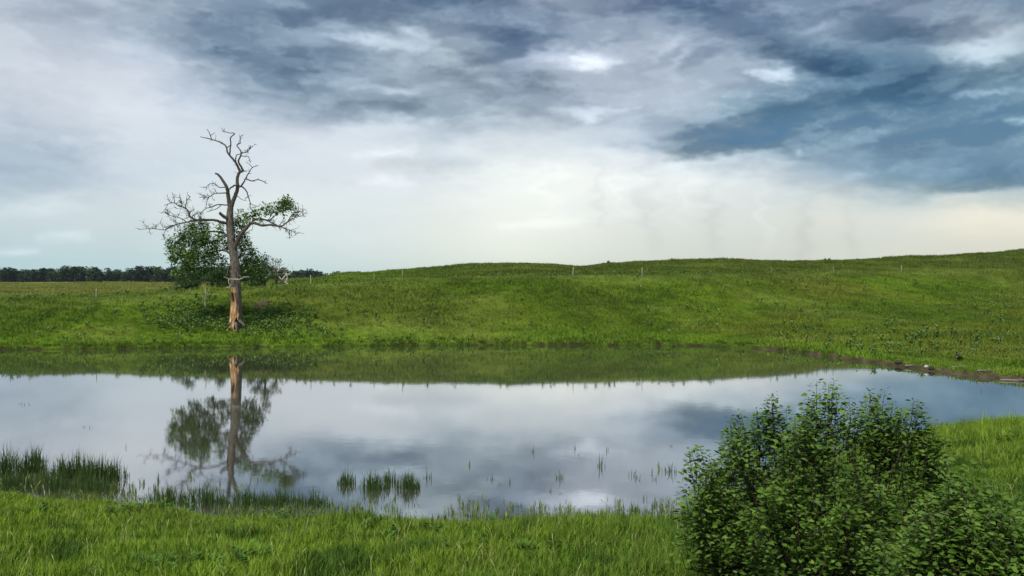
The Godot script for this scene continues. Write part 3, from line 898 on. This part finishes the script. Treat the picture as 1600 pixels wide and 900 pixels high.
	var groups := [
		# left skirt of leaves
		[[300, 358, -1.3, 13], [318, 354, -1.2, 12], [286, 372, -1.2, 14], [306, 376, -0.6, 17], [326, 372, -1.0, 15], [270, 381, -0.9, 10], [264, 376, -0.9, 6], [284, 396, -0.6, 17], [306, 400, -0.2, 18], [328, 396, -0.8, 15], [340, 380, -1.2, 9], [272, 402, -0.4, 11], [296, 415, -0.2, 14], [318, 420, -0.4, 14], [338, 414, -0.9, 11], [280, 424, 0.2, 10], [306, 434, -0.6, 11], [338, 432, -1.2, 11], [330, 440, -1.4, 9], [266, 392, -0.6, 7], [314, 345, -1.2, 6]],
		# round the trunk
		[[347, 358, -0.9, 8], [349, 372, -1.2, 8], [371, 344, -0.7, 9], [378, 336, -0.4, 8], [366, 356, -0.9, 8], [372, 366, -0.9, 9], [379, 378, -1.0, 10], [388, 384, -1.0, 8], [376, 394, -1.2, 10], [384, 405, -1.2, 11], [396, 408, -1.2, 10], [404, 403, -1.2, 7], [386, 420, -1.2, 11], [400, 424, -1.4, 10], [388, 435, -1.2, 10], [380, 350, -0.6, 6], [352, 386, -1.4, 7], [356, 420, -1.4, 9], [350, 405, -1.5, 7], [392, 394, -1.0, 8], [382, 366, -0.8, 7], [376, 356, -0.6, 7], [404, 414, -1.0, 9], [410, 428, -1.2, 8], [374, 426, -1.6, 9], [352, 436, -1.6, 9]],
		# out on the right limb
		[[445, 318, 0.4, 9], [453, 324, 0.6, 6], [437, 324, 0.4, 7.5], [430, 326, 0.3, 6], [416, 328, 0.2, 6.5], [422, 332, 0.2, 5], [410, 325, 0.1, 5], [400, 333, 0.1, 6.5], [405, 339, 0.2, 4.5], [445, 330, 0.6, 5], [388, 340, 0.2, 5], [394, 336, 0.0, 5], [451, 316, 0.5, 6], [440, 316, 0.3, 6], [426, 322, 0.3, 5], [458, 332, 0.7, 4.5], [382, 342, 0.0, 6]]
	]
	for g in groups.size():
		var blobs := []
		for b in groups[g]:
			blobs.append([at(b[0], b[1], TREE_D - b[2]) - base, b[3] * s * (1.0 if g == 0 else 1.08 if g == 1 else 1.16)])
		var mesh := crown_mesh(blobs, 560.0, 0.17, Color(0.036, 0.086, 0.018), Color(0.125, 0.225, 0.050), 900 + g)
		var o := obj("crown", mesh, leaf, t)
		tag(o, ["drooping leafy skirt left of the trunk", "dark leaves close behind the trunk", "leafy tufts along the right limb"][g], "", "", "stuff")

# a small tree or shrub standing behind
func small_tree(called: String, label: String, px: float, top: float, foot: float, d: float, wide: float, dark: Color, light: Color, bark: Material, leaf: Material, s: int, group := "") -> void:
	var r := RandomNumberGenerator.new(); r.seed = s
	var base := at(px, foot, d)
	base.y = height(base.x, d) - 0.05
	var tall := at(px, top, d).y - base.y
	var t := thing(called, base)
	tag(t, label, "tree", group)
	var st := begin()
	var pts := curve(PackedVector3Array([Vector3.ZERO, Vector3(0.1, tall * 0.4, 0), Vector3(-0.05, tall * 0.9, 0.1)]), 4, 0.03)
	tube(st, pts, taper(pts.size(), 0.06 + tall * 0.02, 0.02), 7)
	obj("trunk", commit(st), bark, t)
	var blobs := []
	var half := wide * d / FOC * 0.5
	for i in 11:
		var a := r.randf() * TAU
		var y := r.randf_range(0.25, 0.95)
		var q := half * sqrt(1.0 - pow(y - 0.45, 2.0) * 2.4) * r.randf_range(0.1, 0.85)
		blobs.append([Vector3(cos(a) * q, y * tall * 0.95, sin(a) * q), half * r.randf_range(0.26, 0.42)])
		var b := begin()
		var k := pts[clampi(int(y * 6), 1, 6)]
		tube(b, PackedVector3Array([k * 0.8, (k + blobs[i][0]) * 0.5, blobs[i][0]]), PackedFloat32Array([0.05, 0.035, 0.015]), 5)
		obj("limb", commit(b), bark, t)
	obj("crown", crown_mesh(blobs, 460.0, 0.15, dark, light, s + 1), leaf, t).set_meta("kind", "stuff")

# ------------------------------------------------------------------ bushes close by
func envelope(table: Array, px: float) -> float:
	for i in table.size() - 1:
		if px <= table[i + 1][0]:
			return lerpf(table[i][1], table[i + 1][1], clampf((px - table[i][0]) / (table[i + 1][0] - table[i][0]), 0, 1))
	return table[-1][1]

func make_bush(called: String, label: String, table: Array, d: float, deep: float, stems: int, shoots: int, leaf_len: float, peaks: Array, leaf: Material, bark: Material, s: int) -> void:
	var r := RandomNumberGenerator.new(); r.seed = s
	var x0: float = table[0][0]
	var x1: float = table[-1][0]
	var base := Vector3(((x0 + x1) * 0.5 - 800.0) / FOC * d, 0, -d)
	base.y = height(base.x, d) - 0.04
	var t := thing(called, base)
	tag(t, label, "bush")
	var half := (x1 - x0) * 0.5 / FOC * d
	# main stems
	var spines := []
	for i in stems:
		var u := (i + 0.5) / stems * 2.0 - 1.0
		var px := lerpf(x0, x1, u * 0.44 + 0.5)
		var z := r.randf_range(-deep, deep) * 0.6
		var top := at(px, envelope(table, px), d).y - base.y
		var q := Vector3(u * half * 0.82, top * r.randf_range(0.72, 0.9), z)
		var c := PackedVector3Array([Vector3(u * 0.22, 0, z * 0.2), Vector3(u * half * 0.35, q.y * 0.34, z * 0.5), Vector3(u * half * 0.66, q.y * 0.7, z * 0.85), q])
		var pts := PackedVector3Array()
		for k in 13:
			var f := k / 12.0 * 3.0
			var g := mini(int(f), 2)
			pts.append(c[g].cubic_interpolate(c[g + 1], c[maxi(g - 1, 0)], c[mini(g + 2, 3)], f - g) + Vector3(r.randfn(), r.randfn(), r.randfn()) * 0.015)
		spines.append(pts)
		var st := begin()
		tube(st, pts, taper(13, 0.016, 0.005), 6)
		obj("stem", commit(st), bark, t)
	var gaps := noise(s + 3, 1.0, 2)
	var places := []
	var tints := PackedColorArray()
	var tw := begin()
	for i in shoots:
		var px: float
		var z: float
		var tip: Vector3
		var l := r.randf_range(0.32, 0.62)
		if i < peaks.size():
			px = peaks[i][0]; z = peaks[i][2] if peaks[i].size() > 2 else 0.0
			tip = at(px, peaks[i][1], d) - base
			tip.z = z
			l = r.randf_range(0.4, 0.6)
		else:
			px = r.randf_range(x0, x1)
			z = r.randf_range(-1, 1)
			z = signf(z) * pow(absf(z), 0.7) * deep
			var u := (px - x0) / (x1 - x0) * 2 - 1
			if absf(z) > deep * sqrt(1.05 - u * u * 0.8): continue
			if gaps.get_noise_3d(px * 0.011, z * 1.3, 0.0) < -0.34: continue
			var top := at(px, envelope(table, px), d).y - base.y - 0.22
			top -= pow(absf(z) / deep, 2.0) * 0.32
			tip = Vector3((px - 800.0) / FOC * d - base.x, lerpf(0.35, top, pow(r.randf(), 0.62)), z)
		var out := Vector3(tip.x / half, 0, tip.z / deep)
		var dir := (Vector3.UP * r.randf_range(0.7, 1.2) + out * r.randf_range(0.1, 0.6) + Vector3(r.randfn(), 0, r.randfn()) * 0.22).normalized()
		if i < peaks.size(): dir = (Vector3.UP + out * 0.18).normalized()
		var foot := tip - dir * l
		# a twig to the nearest stem below
		var best := 1e9
		var near := Vector3.ZERO
		for sp in spines:
			for p in sp:
				var dd: float = p.distance_squared_to(foot) + (2.0 if p.y > foot.y else 0.0)
				if dd < best:
					best = dd; near = p
		var bend := Vector3(r.randfn(), 0, r.randfn()) * 0.02
		tube(tw, PackedVector3Array([near, near.lerp(foot, 0.6) - Vector3(0, 0.04, 0), foot, foot.lerp(tip, 0.5) + bend, tip]), PackedFloat32Array([0.009, 0.007, 0.0055, 0.004, 0.002]), 4)
		var n := int(l * 84.0)
		var shade := r.randf()
		var fresh := pow(r.randf(), 2.0)
		for k in n:
			var f := (k + r.randf()) / n
			var p := foot.lerp(tip, f)
			if f < 0.5: p += bend * f * 2.0
			else: p += bend * (1.0 - f) * 2.0
			var a := k * 2.4 + r.randf() * 0.8
			var side := Vector3(cos(a), 0, sin(a))
			var reach := lerpf(0.15, 0.02, f) * r.randf_range(0.2, 1.3)
			var ld := (side + dir * r.randf_range(-0.1, 0.75) + Vector3(0, r.randf_range(-0.5, 0.25), 0)).normalized()
			p += side * reach + dir * reach * 0.5
			var size := leaf_len * r.randf_range(0.45, 1.25) * lerpf(1.0, 0.72, pow(f, 3.0))
			var nx := ld
			var up := (Vector3.UP + Vector3(r.randfn(), 0, r.randfn()) * 0.45).normalized()
			var nz := nx.cross(up).normalized()
			var ny := nz.cross(nx)
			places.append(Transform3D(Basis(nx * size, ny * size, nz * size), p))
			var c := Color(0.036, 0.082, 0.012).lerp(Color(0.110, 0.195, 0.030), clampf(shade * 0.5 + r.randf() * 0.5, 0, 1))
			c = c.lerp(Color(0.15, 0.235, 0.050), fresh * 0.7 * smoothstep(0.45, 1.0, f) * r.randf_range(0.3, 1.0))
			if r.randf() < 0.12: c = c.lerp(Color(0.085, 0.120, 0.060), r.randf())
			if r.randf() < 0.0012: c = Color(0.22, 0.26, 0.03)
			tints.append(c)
	obj("twigs", commit(tw), bark, t).set_meta("kind", "stuff")
	# one leaf: folded along the midrib, pointed, bent down at the tip
	var ls := begin()
	var outline := [[0.0, 0.0], [0.14, 0.17], [0.34, 0.29], [0.58, 0.25], [0.8, 0.12], [1.0, 0.0]]
	for k in 5:
		var a: Array = outline[k]
		var b: Array = outline[k + 1]
		var ma := Vector3(a[0], -0.12 * a[0] * a[0], 0)
		var mb := Vector3(b[0], -0.12 * b[0] * b[0], 0)
		for sgn in [-1.0, 1.0]:
			var ea := Vector3(a[0], ma.y + a[1] * 0.22, a[1] * sgn)
			var eb := Vector3(b[0], mb.y + b[1] * 0.22, b[1] * sgn)
			if k == 0: tri(ls, ma, mb, eb) if sgn > 0 else tri(ls, ma, eb, mb)
			elif k == 4: tri(ls, ma, mb, ea) if sgn > 0 else tri(ls, ma, ea, mb)
			elif sgn > 0: quad(ls, ma, mb, eb, ea)
			else: quad(ls, ma, ea, eb, mb)
	var lm := commit(ls)
	# the leaves nearest the eye one by one, the rest as a mass
	var order := range(places.size())
	var eye := Vector3(0, EYE, 0) - base
	var dist := PackedFloat32Array()
	for p in places: dist.append(p.origin.distance_to(eye))
	order.sort_custom(func(a, b): return dist[a] < dist[b])
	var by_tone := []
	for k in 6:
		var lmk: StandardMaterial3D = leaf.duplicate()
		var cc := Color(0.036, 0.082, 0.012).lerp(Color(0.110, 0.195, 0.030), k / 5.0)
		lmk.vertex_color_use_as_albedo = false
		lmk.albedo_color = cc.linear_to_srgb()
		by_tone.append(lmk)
	var rest := []
	var rt := PackedColorArray()
	for i in order.size():
		var k: int = order[i]
		if i < 150:
			var o := obj("leaf", lm, by_tone[clampi(int((tints[k].g - 0.082) / 0.103 * 6.0), 0, 5)], t)
			o.transform = places[k]
		else:
			rest.append(places[k]); rt.append(tints[k])
	many("foliage", lm, leaf, rest, rt, t)

# leafy columns: several shoots about each tip, the tallest first
func columns(tips: Array) -> Array:
	var r := RandomNumberGenerator.new(); r.seed = 5150
	var out := []
	for t in tips:
		for k in int(t[3]):
			out.append([t[0] + r.randfn() * (0.0 if k == 0 else 7.0 + k * 0.8), t[1] + k * 5.5 + r.randf() * 4.0, t[2] + r.randfn() * 0.10])
	return out

# ------------------------------------------------------------------ far wood
func make_wood(leaf: Material) -> void:
	var kinds := []
	for v in 4:
		var r := RandomNumberGenerator.new(); r.seed = 50 + v
		var st := begin()
		for b in 26:
			var a := r.randf() * TAU
			var y := r.randf_range(0.1, 1.0)
			var q := sqrt(maxf(0.0, 1.0 - pow((y - 0.5) * 1.7, 2.0))) * r.randf_range(0.1, 0.9) * 4.4
			var c := Vector3(cos(a) * q, y * 10.5, sin(a) * q)
			for i in 46:
				var d := Vector3(r.randfn(), r.randfn(), r.randfn()).normalized()
				leaf_at(st, c + d * 1.5, (d + Vector3(r.randfn(), r.randfn(), r.randfn()) * 0.5).normalized(), r.randf_range(0.7, 1.3), 0.5)
		tube(st, PackedVector3Array([Vector3(0, -1, 0), Vector3(0.1, 4, 0), Vector3(0, 9, 0)]), PackedFloat32Array([0.35, 0.25, 0.08]), 6)
		kinds.append(commit(st))
	var pl := [[], [], [], []]
	var tn := [PackedColorArray(), PackedColorArray(), PackedColorArray(), PackedColorArray()]
	var tops := noise(66, 0.006, 2)
	for i in 620:
		var px := rng.randf_range(-330, 600)
		var d := rng.randf_range(620, 760) if i % 2 else rng.randf_range(618, 645)
		var x := (px - 800.0) / FOC * d
		var k := rng.randi() % 4
		var s := rng.randf_range(0.6, 1.02) * (1.0 + tops.get_noise_1d(px) * 0.16)
		if px > 330: s *= lerpf(1.08, 0.72, smoothstep(400, 545, px))
		if rng.randf() < 0.03: s *= 1.22
		pl[k].append(Transform3D(Basis.from_euler(Vector3(0, rng.randf() * TAU, 0)).scaled(Vector3(s * 1.15, s, s * 1.15)), Vector3(x, height(x, d) - 0.4, -d)))
		tn[k].append(Color(0.018, 0.044, 0.024).lerp(Color(0.070, 0.118, 0.046), pow(rng.randf(), 1.6)))
	for k in 4:
		tag(many("far_wood", kinds[k], leaf, pl[k], tn[k]), "dark far-off wood along the horizon on the left", "wood")

# ------------------------------------------------------------------ bird, posts, stones
func make_bird() -> void:
	var d := 48.5
	var x := (1498.0 - 800.0) / FOC * d
	var o := thing("bird", Vector3(x, height(x, d), -d))
	tag(o, "dark bird with a white breast standing on the bank near the mud", "bird")
	o.rotation.y = 0.5
	var st := begin()
	var body := PackedVector3Array([Vector3(0.30, 0.24, 0), Vector3(0.2, 0.25, 0), Vector3(0.08, 0.24, 0), Vector3(-0.06, 0.25, 0), Vector3(-0.16, 0.31, 0), Vector3(-0.18, 0.40, 0), Vector3(-0.17, 0.49, 0), Vector3(-0.20, 0.53, 0), Vector3(-0.26, 0.525, 0), Vector3(-0.31, 0.515, 0)])
	tube(st, curve(body, 3), PackedFloat32Array([0.012, 0.03, 0.05, 0.07, 0.09, 0.105, 0.115, 0.12, 0.12, 0.115, 0.105, 0.09, 0.075, 0.06, 0.05, 0.044, 0.038, 0.034, 0.033, 0.034, 0.038, 0.042, 0.042, 0.036, 0.026, 0.018, 0.014, 0.006]), 10)
	for z in [-0.04, 0.05]:
		tube(st, PackedVector3Array([Vector3(0.02, 0.18, z), Vector3(0.03, 0.09, z), Vector3(0.0, 0.0, z), Vector3(-0.06, 0.0, z)]), PackedFloat32Array([0.02, 0.011, 0.010, 0.006]), 5)
	obj("body", commit(st), mat(lin(0.03, 0.026, 0.022), 0.8, 0.3), o)
	var sb := begin()
	tube(sb, PackedVector3Array([Vector3(-0.02, 0.17, 0), Vector3(-0.10, 0.22, 0), Vector3(-0.165, 0.30, 0), Vector3(-0.19, 0.36, 0)]), PackedFloat32Array([0.03, 0.075, 0.07, 0.025]), 10)
	tag(obj("breast", commit(sb), mat(lin(0.55, 0.53, 0.5), 0.85, 0.2), o), "white breast feathers")

func make_posts(m: Array) -> void:
	# column, distance past the crest, height, label
	var list := [
		[150, 0.0, 0.62, "pale fence post farthest left, below the wood"],
		[486, 0.0, 0.78, "pale fence post on the crest right of the old tree"],
		[584, 0.5, 0.5, "faint short fence post, first right of the wood's end"],
		[629, 0.0, 0.72, "weathered fence post on the crest below the dip in the skyline"],
		[895, 0.0, 0.74, "white fence post in the middle of the crest"],
		[1003, 0.0, 0.80, "white fence post right of the middle one, under the round hill"],
		[1205, 0.0, 0.55, "dull fence post in the hollow between the two hills"],
		[1302, 0.0, 0.70, "dull fence post under the small skyline bushes"],
		[1408, 0.0, 0.82, "white fence post farthest right on the crest"]
	]
	for i in list.size():
		var e: Array = list[i]
		var r := far_row(e[0])
		var d: float = r[1] + e[1]
		var x: float = (e[0] - 800.0) / FOC * d
		var st := begin()
		var lean := rng.randf_range(-0.05, 0.05)
		var hgt: float = e[2] + 0.2
		tube(st, PackedVector3Array([Vector3(0, -0.25, 0), Vector3(lean * 0.5, hgt * 0.5, 0.01), Vector3(lean, hgt, 0), Vector3(lean, hgt + 0.015, 0)]), PackedFloat32Array([0.038, 0.036, 0.034, 0.025]), 8)
		var o := obj("fence_post", commit(st), m[0] if e[3].begins_with("white") or e[3].begins_with("pale") else m[1])
		o.position = Vector3(x, height(x, d), -d)
		tag(o, e[3], "fence post", "fence posts along the crest")

func stone(s: int, size: Vector3) -> ArrayMesh:
	var n := noise(s, 0.9, 3)
	var st := begin()
	var pt := func(i: int, j: int) -> Vector3:
		var a := TAU * (i % 12) / 12.0
		var b := PI * j / 7.0
		var v := Vector3(sin(b) * cos(a), cos(b), sin(b) * sin(a))
		return v * size * (1.0 + 0.35 * n.get_noise_3dv(v * 1.4))
	for j in 7:
		for i in 12:
			quad(st, pt.call(i, j), pt.call(i + 1, j), pt.call(i + 1, j + 1), pt.call(i, j + 1))
	return commit(st)

func on_shore(px: float, off: float) -> Vector3:
	var d := far_row(px)[0] + off
	var x := (px - 800.0) / FOC * d
	return Vector3(x, height(x, d), -d)

func make_shore_bits(bark: Material) -> void:
	var dark := mat(lin(0.03, 0.027, 0.022), 0.9, 0.3)
	var grey := mat(lin(0.16, 0.15, 0.13), 0.9, 0.3)
	var list := [[1405, 0.5, Vector3(0.22, 0.15, 0.2), dark, "dark boulder at the mud's edge, largest on the right shore"], [1448, 0.4, Vector3(0.12, 0.09, 0.1), mat(lin(0.35, 0.34, 0.30), 0.8), "small white stone on the muddy shore"], [1456, 0.1, Vector3(0.16, 0.14, 0.14), dark, "small dark stone in the water's edge beside the white one"], [1314, 0.3, Vector3(0.16, 0.13, 0.14), dark, "small dark stone left along the muddy shore"], [1228, 0.2, Vector3(0.12, 0.1, 0.12), dark, "tiny dark stone where the mud begins"]]
	for i in list.size():
		var e: Array = list[i]
		var o := obj("shore_stone", stone(700 + i, e[2]), e[3])
		o.position = on_shore(e[0], e[1]) + Vector3(0, e[2].y * 0.25, 0)
		tag(o, e[4], "stone", "stones on the muddy shore")
	# driftwood on the mud
	var sticks := [[1590, -0.1, 1.5, "longest driftwood stick lying at the water on the far right"], [1540, 0.7, 0.9, "pale driftwood stick midway along the mud"], [1500, 1.2, 0.8, "short driftwood stick on the mud below the bird"], [1425, 0.8, 0.7, "driftwood stick left of the bird"]]
	for i in sticks.size():
		var e: Array = sticks[i]
		var st := begin()
		var l: float = e[2]
		var pts := curve(PackedVector3Array([Vector3(-l * 0.5, 0.04, 0), Vector3(0, 0.07, 0.05), Vector3(l * 0.5, 0.03, -0.05)]), 4, 0.02)
		tube(st, pts, taper(pts.size(), 0.055, 0.02), 6)
		tube(st, PackedVector3Array([pts[4], pts[4] + Vector3(0.15, 0.12, 0.08)]), PackedFloat32Array([0.03, 0.012]), 5)
		var o := obj("driftwood", commit(st), grey)
		o.position = on_shore(e[0], e[1])
		o.position.y = maxf(o.position.y, 0.0)
		o.rotation.y = rng.randf_range(-0.4, 0.2)
		tag(o, e[3], "stick", "driftwood on the muddy shore")

func make_snags(pale: Material) -> void:
	# thin pale dead sapling left of the old tree
	var b := at(321.5, 462, 71.0)
	b.y = height(b.x, 71.0) - 0.05
	var t := thing("dead_sapling", b)
	tag(t, "slim pale dead sapling standing under the old tree's leaves", "dead tree")
	var st := begin()
	var pts := curve(PackedVector3Array([Vector3.ZERO, Vector3(-0.08, 0.7, 0), Vector3(0.02, 1.3, 0.05), Vector3(-0.04, 1.95, 0)]), 4, 0.015)
	tube(st, pts, taper(pts.size(), 0.06, 0.02), 6)
	obj("trunk", commit(st), pale, t)
	st = begin()
	twigs(st, pts, 5, 0.5, 0.016, 0)
	obj("twigs", commit(st), pale, t).set_meta("kind", "stuff")
	# bleached fallen branches on the right behind
	b = at(432, 444, 96.0)
	b.y = height(b.x, 96.0) - 0.05
	t = thing("bleached_dead_tree", b)
	tag(t, "bleached bare fallen tree right of the old tree, before the wood", "dead tree")
	for l in [[[450, 444], [444, 441], [439, 436], [433, 430], [423, 428], [417, 433], [412, 441]], [[439, 443], [437, 436], [434, 431], [429, 424], [426, 418]], [[446, 442], [449, 434], [447, 427], [449, 418]], [[423, 428], [419, 422], [417, 414]], [[441, 437], [446, 430], [452, 428], [458, 424]], [[430, 427], [436, 421], [437, 414]]]:
		var c := PackedVector3Array()
		for p in l: c.append(at(p[0], p[1], 96.0 + rng.randf_range(-0.6, 0.6)) - b)
		var q := curve(c, 4, 0.03)
		var s := begin()
		tube(s, q, taper(q.size(), 0.10, 0.03), 6)
		var o := obj("limb", commit(s), pale, t)
		var s2 := begin()
		twigs(s2, q, 6, 0.8, 0.03, 0)
		obj("twigs", commit(s2), pale, o).set_meta("kind", "stuff")

# ------------------------------------------------------------------
func _ready() -> void:
	rng.seed = 20240
	# camera
	var cam := Camera3D.new()
	cam.name = "camera"
	cam.fov = rad_to_deg(2.0 * atan(450.0 / FOC))
	cam.position = Vector3(0, EYE, 0)
	cam.rotation.x = -atan((450.0 - HOR) / FOC)
	cam.near = 0.1
	cam.far = 6000.0
	add_child(cam)
	cam.current = true
	# sky, air, exposure
	var exposure := 3.3
	var env := Environment.new()
	env.background_mode = Environment.BG_SKY
	env.sky = Sky.new()
	env.sky.sky_material = make_sky(1.10 / exposure)
	env.tonemap_mode = Environment.TONE_MAPPER_LINEAR
	env.tonemap_exposure = exposure
	env.sdfgi_enabled = true; env.ssao_enabled = true; env.ssil_enabled = true
	env.fog_enabled = true
	env.fog_density = 0.00005
	env.fog_light_color = Color(0.80, 0.87, 0.92)
	var we := WorldEnvironment.new()
	we.name = "environment"
	we.environment = env
	add_child(we)
	# sun through thick cloud: high, behind the camera's left shoulder, very soft
	var sun := DirectionalLight3D.new()
	sun.name = "sun"
	sun.light_energy = 0.5
	sun.light_angular_distance = 22.0
	sun.light_color = Color(1.0, 0.97, 0.92)
	sun.shadow_enabled = true
	sun.rotation_degrees = Vector3(-58, -30, 0)
	add_child(sun)

	n_roll = noise(3, 0.016, 3)
	n_hump = noise(4, 0.11, 3)
	n_fine = noise(8, 0.45, 3)
	n_patch = noise(9, 0.045, 4)
	n_patch2 = noise(10, 0.028, 4)
	make_shore()

	# setting
	var soil := mat(Color.WHITE, 1.0, 0.15)
	soil.vertex_color_use_as_albedo = true
	soil.albedo_texture = noise_tex(12, 0.02, [Color(0.62, 0.62, 0.6), Color(0.9, 0.9, 0.88), Color(1, 1, 1)], 512, 5)
	soil.uv1_triplanar = true; soil.uv1_world_triplanar = true; soil.uv1_scale = Vector3.ONE * 0.35
	make_terrain(soil)
	var water := mat(lin(0.046, 0.047, 0.034), 0.03, 0.7)
	water.refraction_enabled = true; water.refraction_scale = 0.2
	water.clearcoat_enabled = true; water.clearcoat = 1.0; water.clearcoat_roughness = 0.035
	water.normal_enabled = true
	water.normal_texture = noise_tex(14, 0.012, [], 1024, 4, 3.0)
	water.normal_scale = 0.03
	water.uv1_scale = Vector3(1, 1, 1)
	var st := begin()
	var cx := Vector2(-18, 40)
	for i in shore.size():
		var tri2 := [cx, shore[(i + 1) % shore.size()] + (shore[(i + 1) % shore.size()] - cx).normalized() * 2.0, shore[i] + (shore[i] - cx).normalized() * 2.0]
		for p in tri2:
			st.set_normal(Vector3.UP)
			st.set_tangent(Plane(1, 0, 0, 1))
			st.set_uv(Vector2(p.x / 9.0, p.y / 9.0))
			st.add_vertex(Vector3(p.x, 0, -p.y))
	tag(obj("water", st.commit(), water), "still grey pond mirroring the sky", "", "", "structure")

	# plants and things
	var grass := leafy(0.75, 0.25, lin(0.16, 0.26, 0.02))
	scatter_grass(grass)
	make_rushes()
	var leaf := leafy(0.5, 0.4, lin(0.10, 0.18, 0.02))
	var bark := mat(Color.WHITE, 0.95, 0.2)
	bark.albedo_texture = noise_tex(21, 0.03, [lin(0.020, 0.018, 0.015), lin(0.060, 0.053, 0.044), lin(0.15, 0.134, 0.112), lin(0.27, 0.245, 0.21)], 512, 5)
	bark.uv1_triplanar = true; bark.uv1_scale = Vector3(0.8, 0.13, 0.8)
	bark.heightmap_enabled = false
	var pale := mat(Color.WHITE, 0.9, 0.2)
	pale.albedo_texture = noise_tex(22, 0.03, [lin(0.20, 0.175, 0.14), lin(0.38, 0.35, 0.30), lin(0.5, 0.47, 0.42)], 256, 4)
	pale.uv1_triplanar = true; pale.uv1_scale = Vector3(1.2, 0.4, 1.2)
	var wood := mat(Color.WHITE, 0.85, 0.25)
	wood.albedo_texture = noise_tex(23, 0.02, [lin(0.022, 0.012, 0.006), lin(0.10, 0.045, 0.018), lin(0.36, 0.20, 0.085), lin(0.50, 0.38, 0.25), lin(0.55, 0.48, 0.38)], 512, 4)
	wood.uv1_triplanar = true; wood.uv1_scale = Vector3(0.42, 0.075, 0.42)
	var dead := mat(Color.WHITE, 0.95, 0.15)
	dead.albedo_texture = noise_tex(24, 0.03, [lin(0.028, 0.025, 0.021), lin(0.070, 0.062, 0.052), lin(0.13, 0.118, 0.10)], 256, 4)
	dead.uv1_triplanar = true; dead.uv1_scale = Vector3(1.6, 0.6, 1.6)
	make_tree(bark, dead, pale, wood, leaf)
	small_tree("small_tree", "small grey-green leafy tree just right of the old trunk", 413, 394, 446, 84.0, 46, Color(0.035, 0.068, 0.025), Color(0.085, 0.13, 0.055), bark, leaf, 1200)
	small_tree("small_tree", "thin little tree between the leafy tree and the wood", 431, 399, 446, 90.0, 22, Color(0.035, 0.066, 0.028), Color(0.075, 0.115, 0.05), bark, leaf, 1210)
	small_tree("small_tree", "dark low tree behind the old tree's left leaves", 290, 408, 449, 92.0, 66, Color(0.026, 0.058, 0.016), Color(0.062, 0.115, 0.030), bark, leaf, 1220)
	small_tree("small_tree", "dark low tree behind the old trunk", 345, 412, 449, 92.0, 56, Color(0.026, 0.058, 0.016), Color(0.062, 0.115, 0.030), bark, leaf, 1230)
	small_tree("small_tree", "dark low tree behind the trunk's right side", 395, 414, 447, 92.0, 50, Color(0.026, 0.058, 0.016), Color(0.062, 0.115, 0.030), bark, leaf, 1240)
	for e in [[1289, 408, 1.4, "leftmost tiny bush on the right skyline"], [1296, 408, 1.6, "tiny bush on the right skyline beside its taller twin"], [1050, 406, 0.9, "tiny bush on top of the round hill"], [951, 410, 1.0, "tiny dark bush on the round hill's left shoulder"]]:
		var r := far_row(e[0])
		small_tree("skyline_bush", e[3], e[0], e[1] - e[2] * 1.8, e[1], r[3], 2.6, Color(0.03, 0.06, 0.02), Color(0.05, 0.09, 0.025), bark, leaf, 1300 + int(e[0]), "tiny bushes on the skyline")
	make_snags(pale)
	var white_post := mat(lin(0.34, 0.33, 0.28), 0.85, 0.2)
	var dull_post := mat(lin(0.24, 0.24, 0.16), 0.9, 0.2)
	make_posts([white_post, dull_post])
	make_shore_bits(bark)
	make_bird()
	make_wood(leafy(0.8, 0.2, lin(0.08, 0.12, 0.02)))
	var bush_leaf := leafy(0.65, 0.22, lin(0.22, 0.36, 0.04))
	var twig := mat(lin(0.045, 0.035, 0.025), 0.9, 0.2)
	make_bush("leafy_bush", "big dark green leafy bush with upright shoots before the pond", [[1068, 772], [1085, 740], [1110, 728], [1150, 668], [1178, 684], [1205, 646], [1240, 656], [1272, 650], [1300, 626], [1326, 662], [1342, 672], [1365, 640], [1395, 650], [1415, 648], [1432, 676], [1462, 694]], 9.2, 1.15, 22, 700, 0.076,
columns([[1300, 590, 0.0, 16], [1318, 618, 0.2, 8], [1280, 622, -0.2, 9], [1370, 604, 0.0, 14], [1384, 622, 0.3, 7], [1352, 632, 0.2, 8], [1414, 616, 0.1, 11], [1428, 644, 0.2, 7], [1205, 612, 0.0, 13], [1222, 632, 0.3, 8], [1188, 640, -0.1, 8], [1244, 634, 0.2, 8], [1150, 638, 0.1, 12], [1140, 662, 0.3, 8], [1086, 688, 0.2, 7], [1100, 700, 0.3, 8], [1070, 742, 0.3, 9], [1082, 760, 0.4, 9], [1455, 672, 0.1, 10], [1444, 690, 0.3, 10], [1118, 730, 0.5, 9]]), bush_leaf, twig, 4000)
	make_bush("low_bush", "lower paler bush in front of the big bush at the right edge", [[1390, 820], [1430, 785], [1470, 752], [1508, 728], [1535, 745], [1565, 782], [1610, 790], [1660, 800], [1720, 830]], 6.4, 0.75, 14, 800, 0.068, columns([[1507, 716, 0.0, 14], [1480, 745, 0.1, 12], [1530, 742, 0.2, 12], [1590, 778, 0.1, 12], [1440, 772, 0.1, 12], [1462, 765, 0.3, 12], [1495, 770, 0.4, 12], [1555, 782, 0.3, 12], [1430, 800, 0.2, 12], [1470, 815, 0.5, 12], [1575, 800, 0.4, 10]]), bush_leaf, twig, 4100)
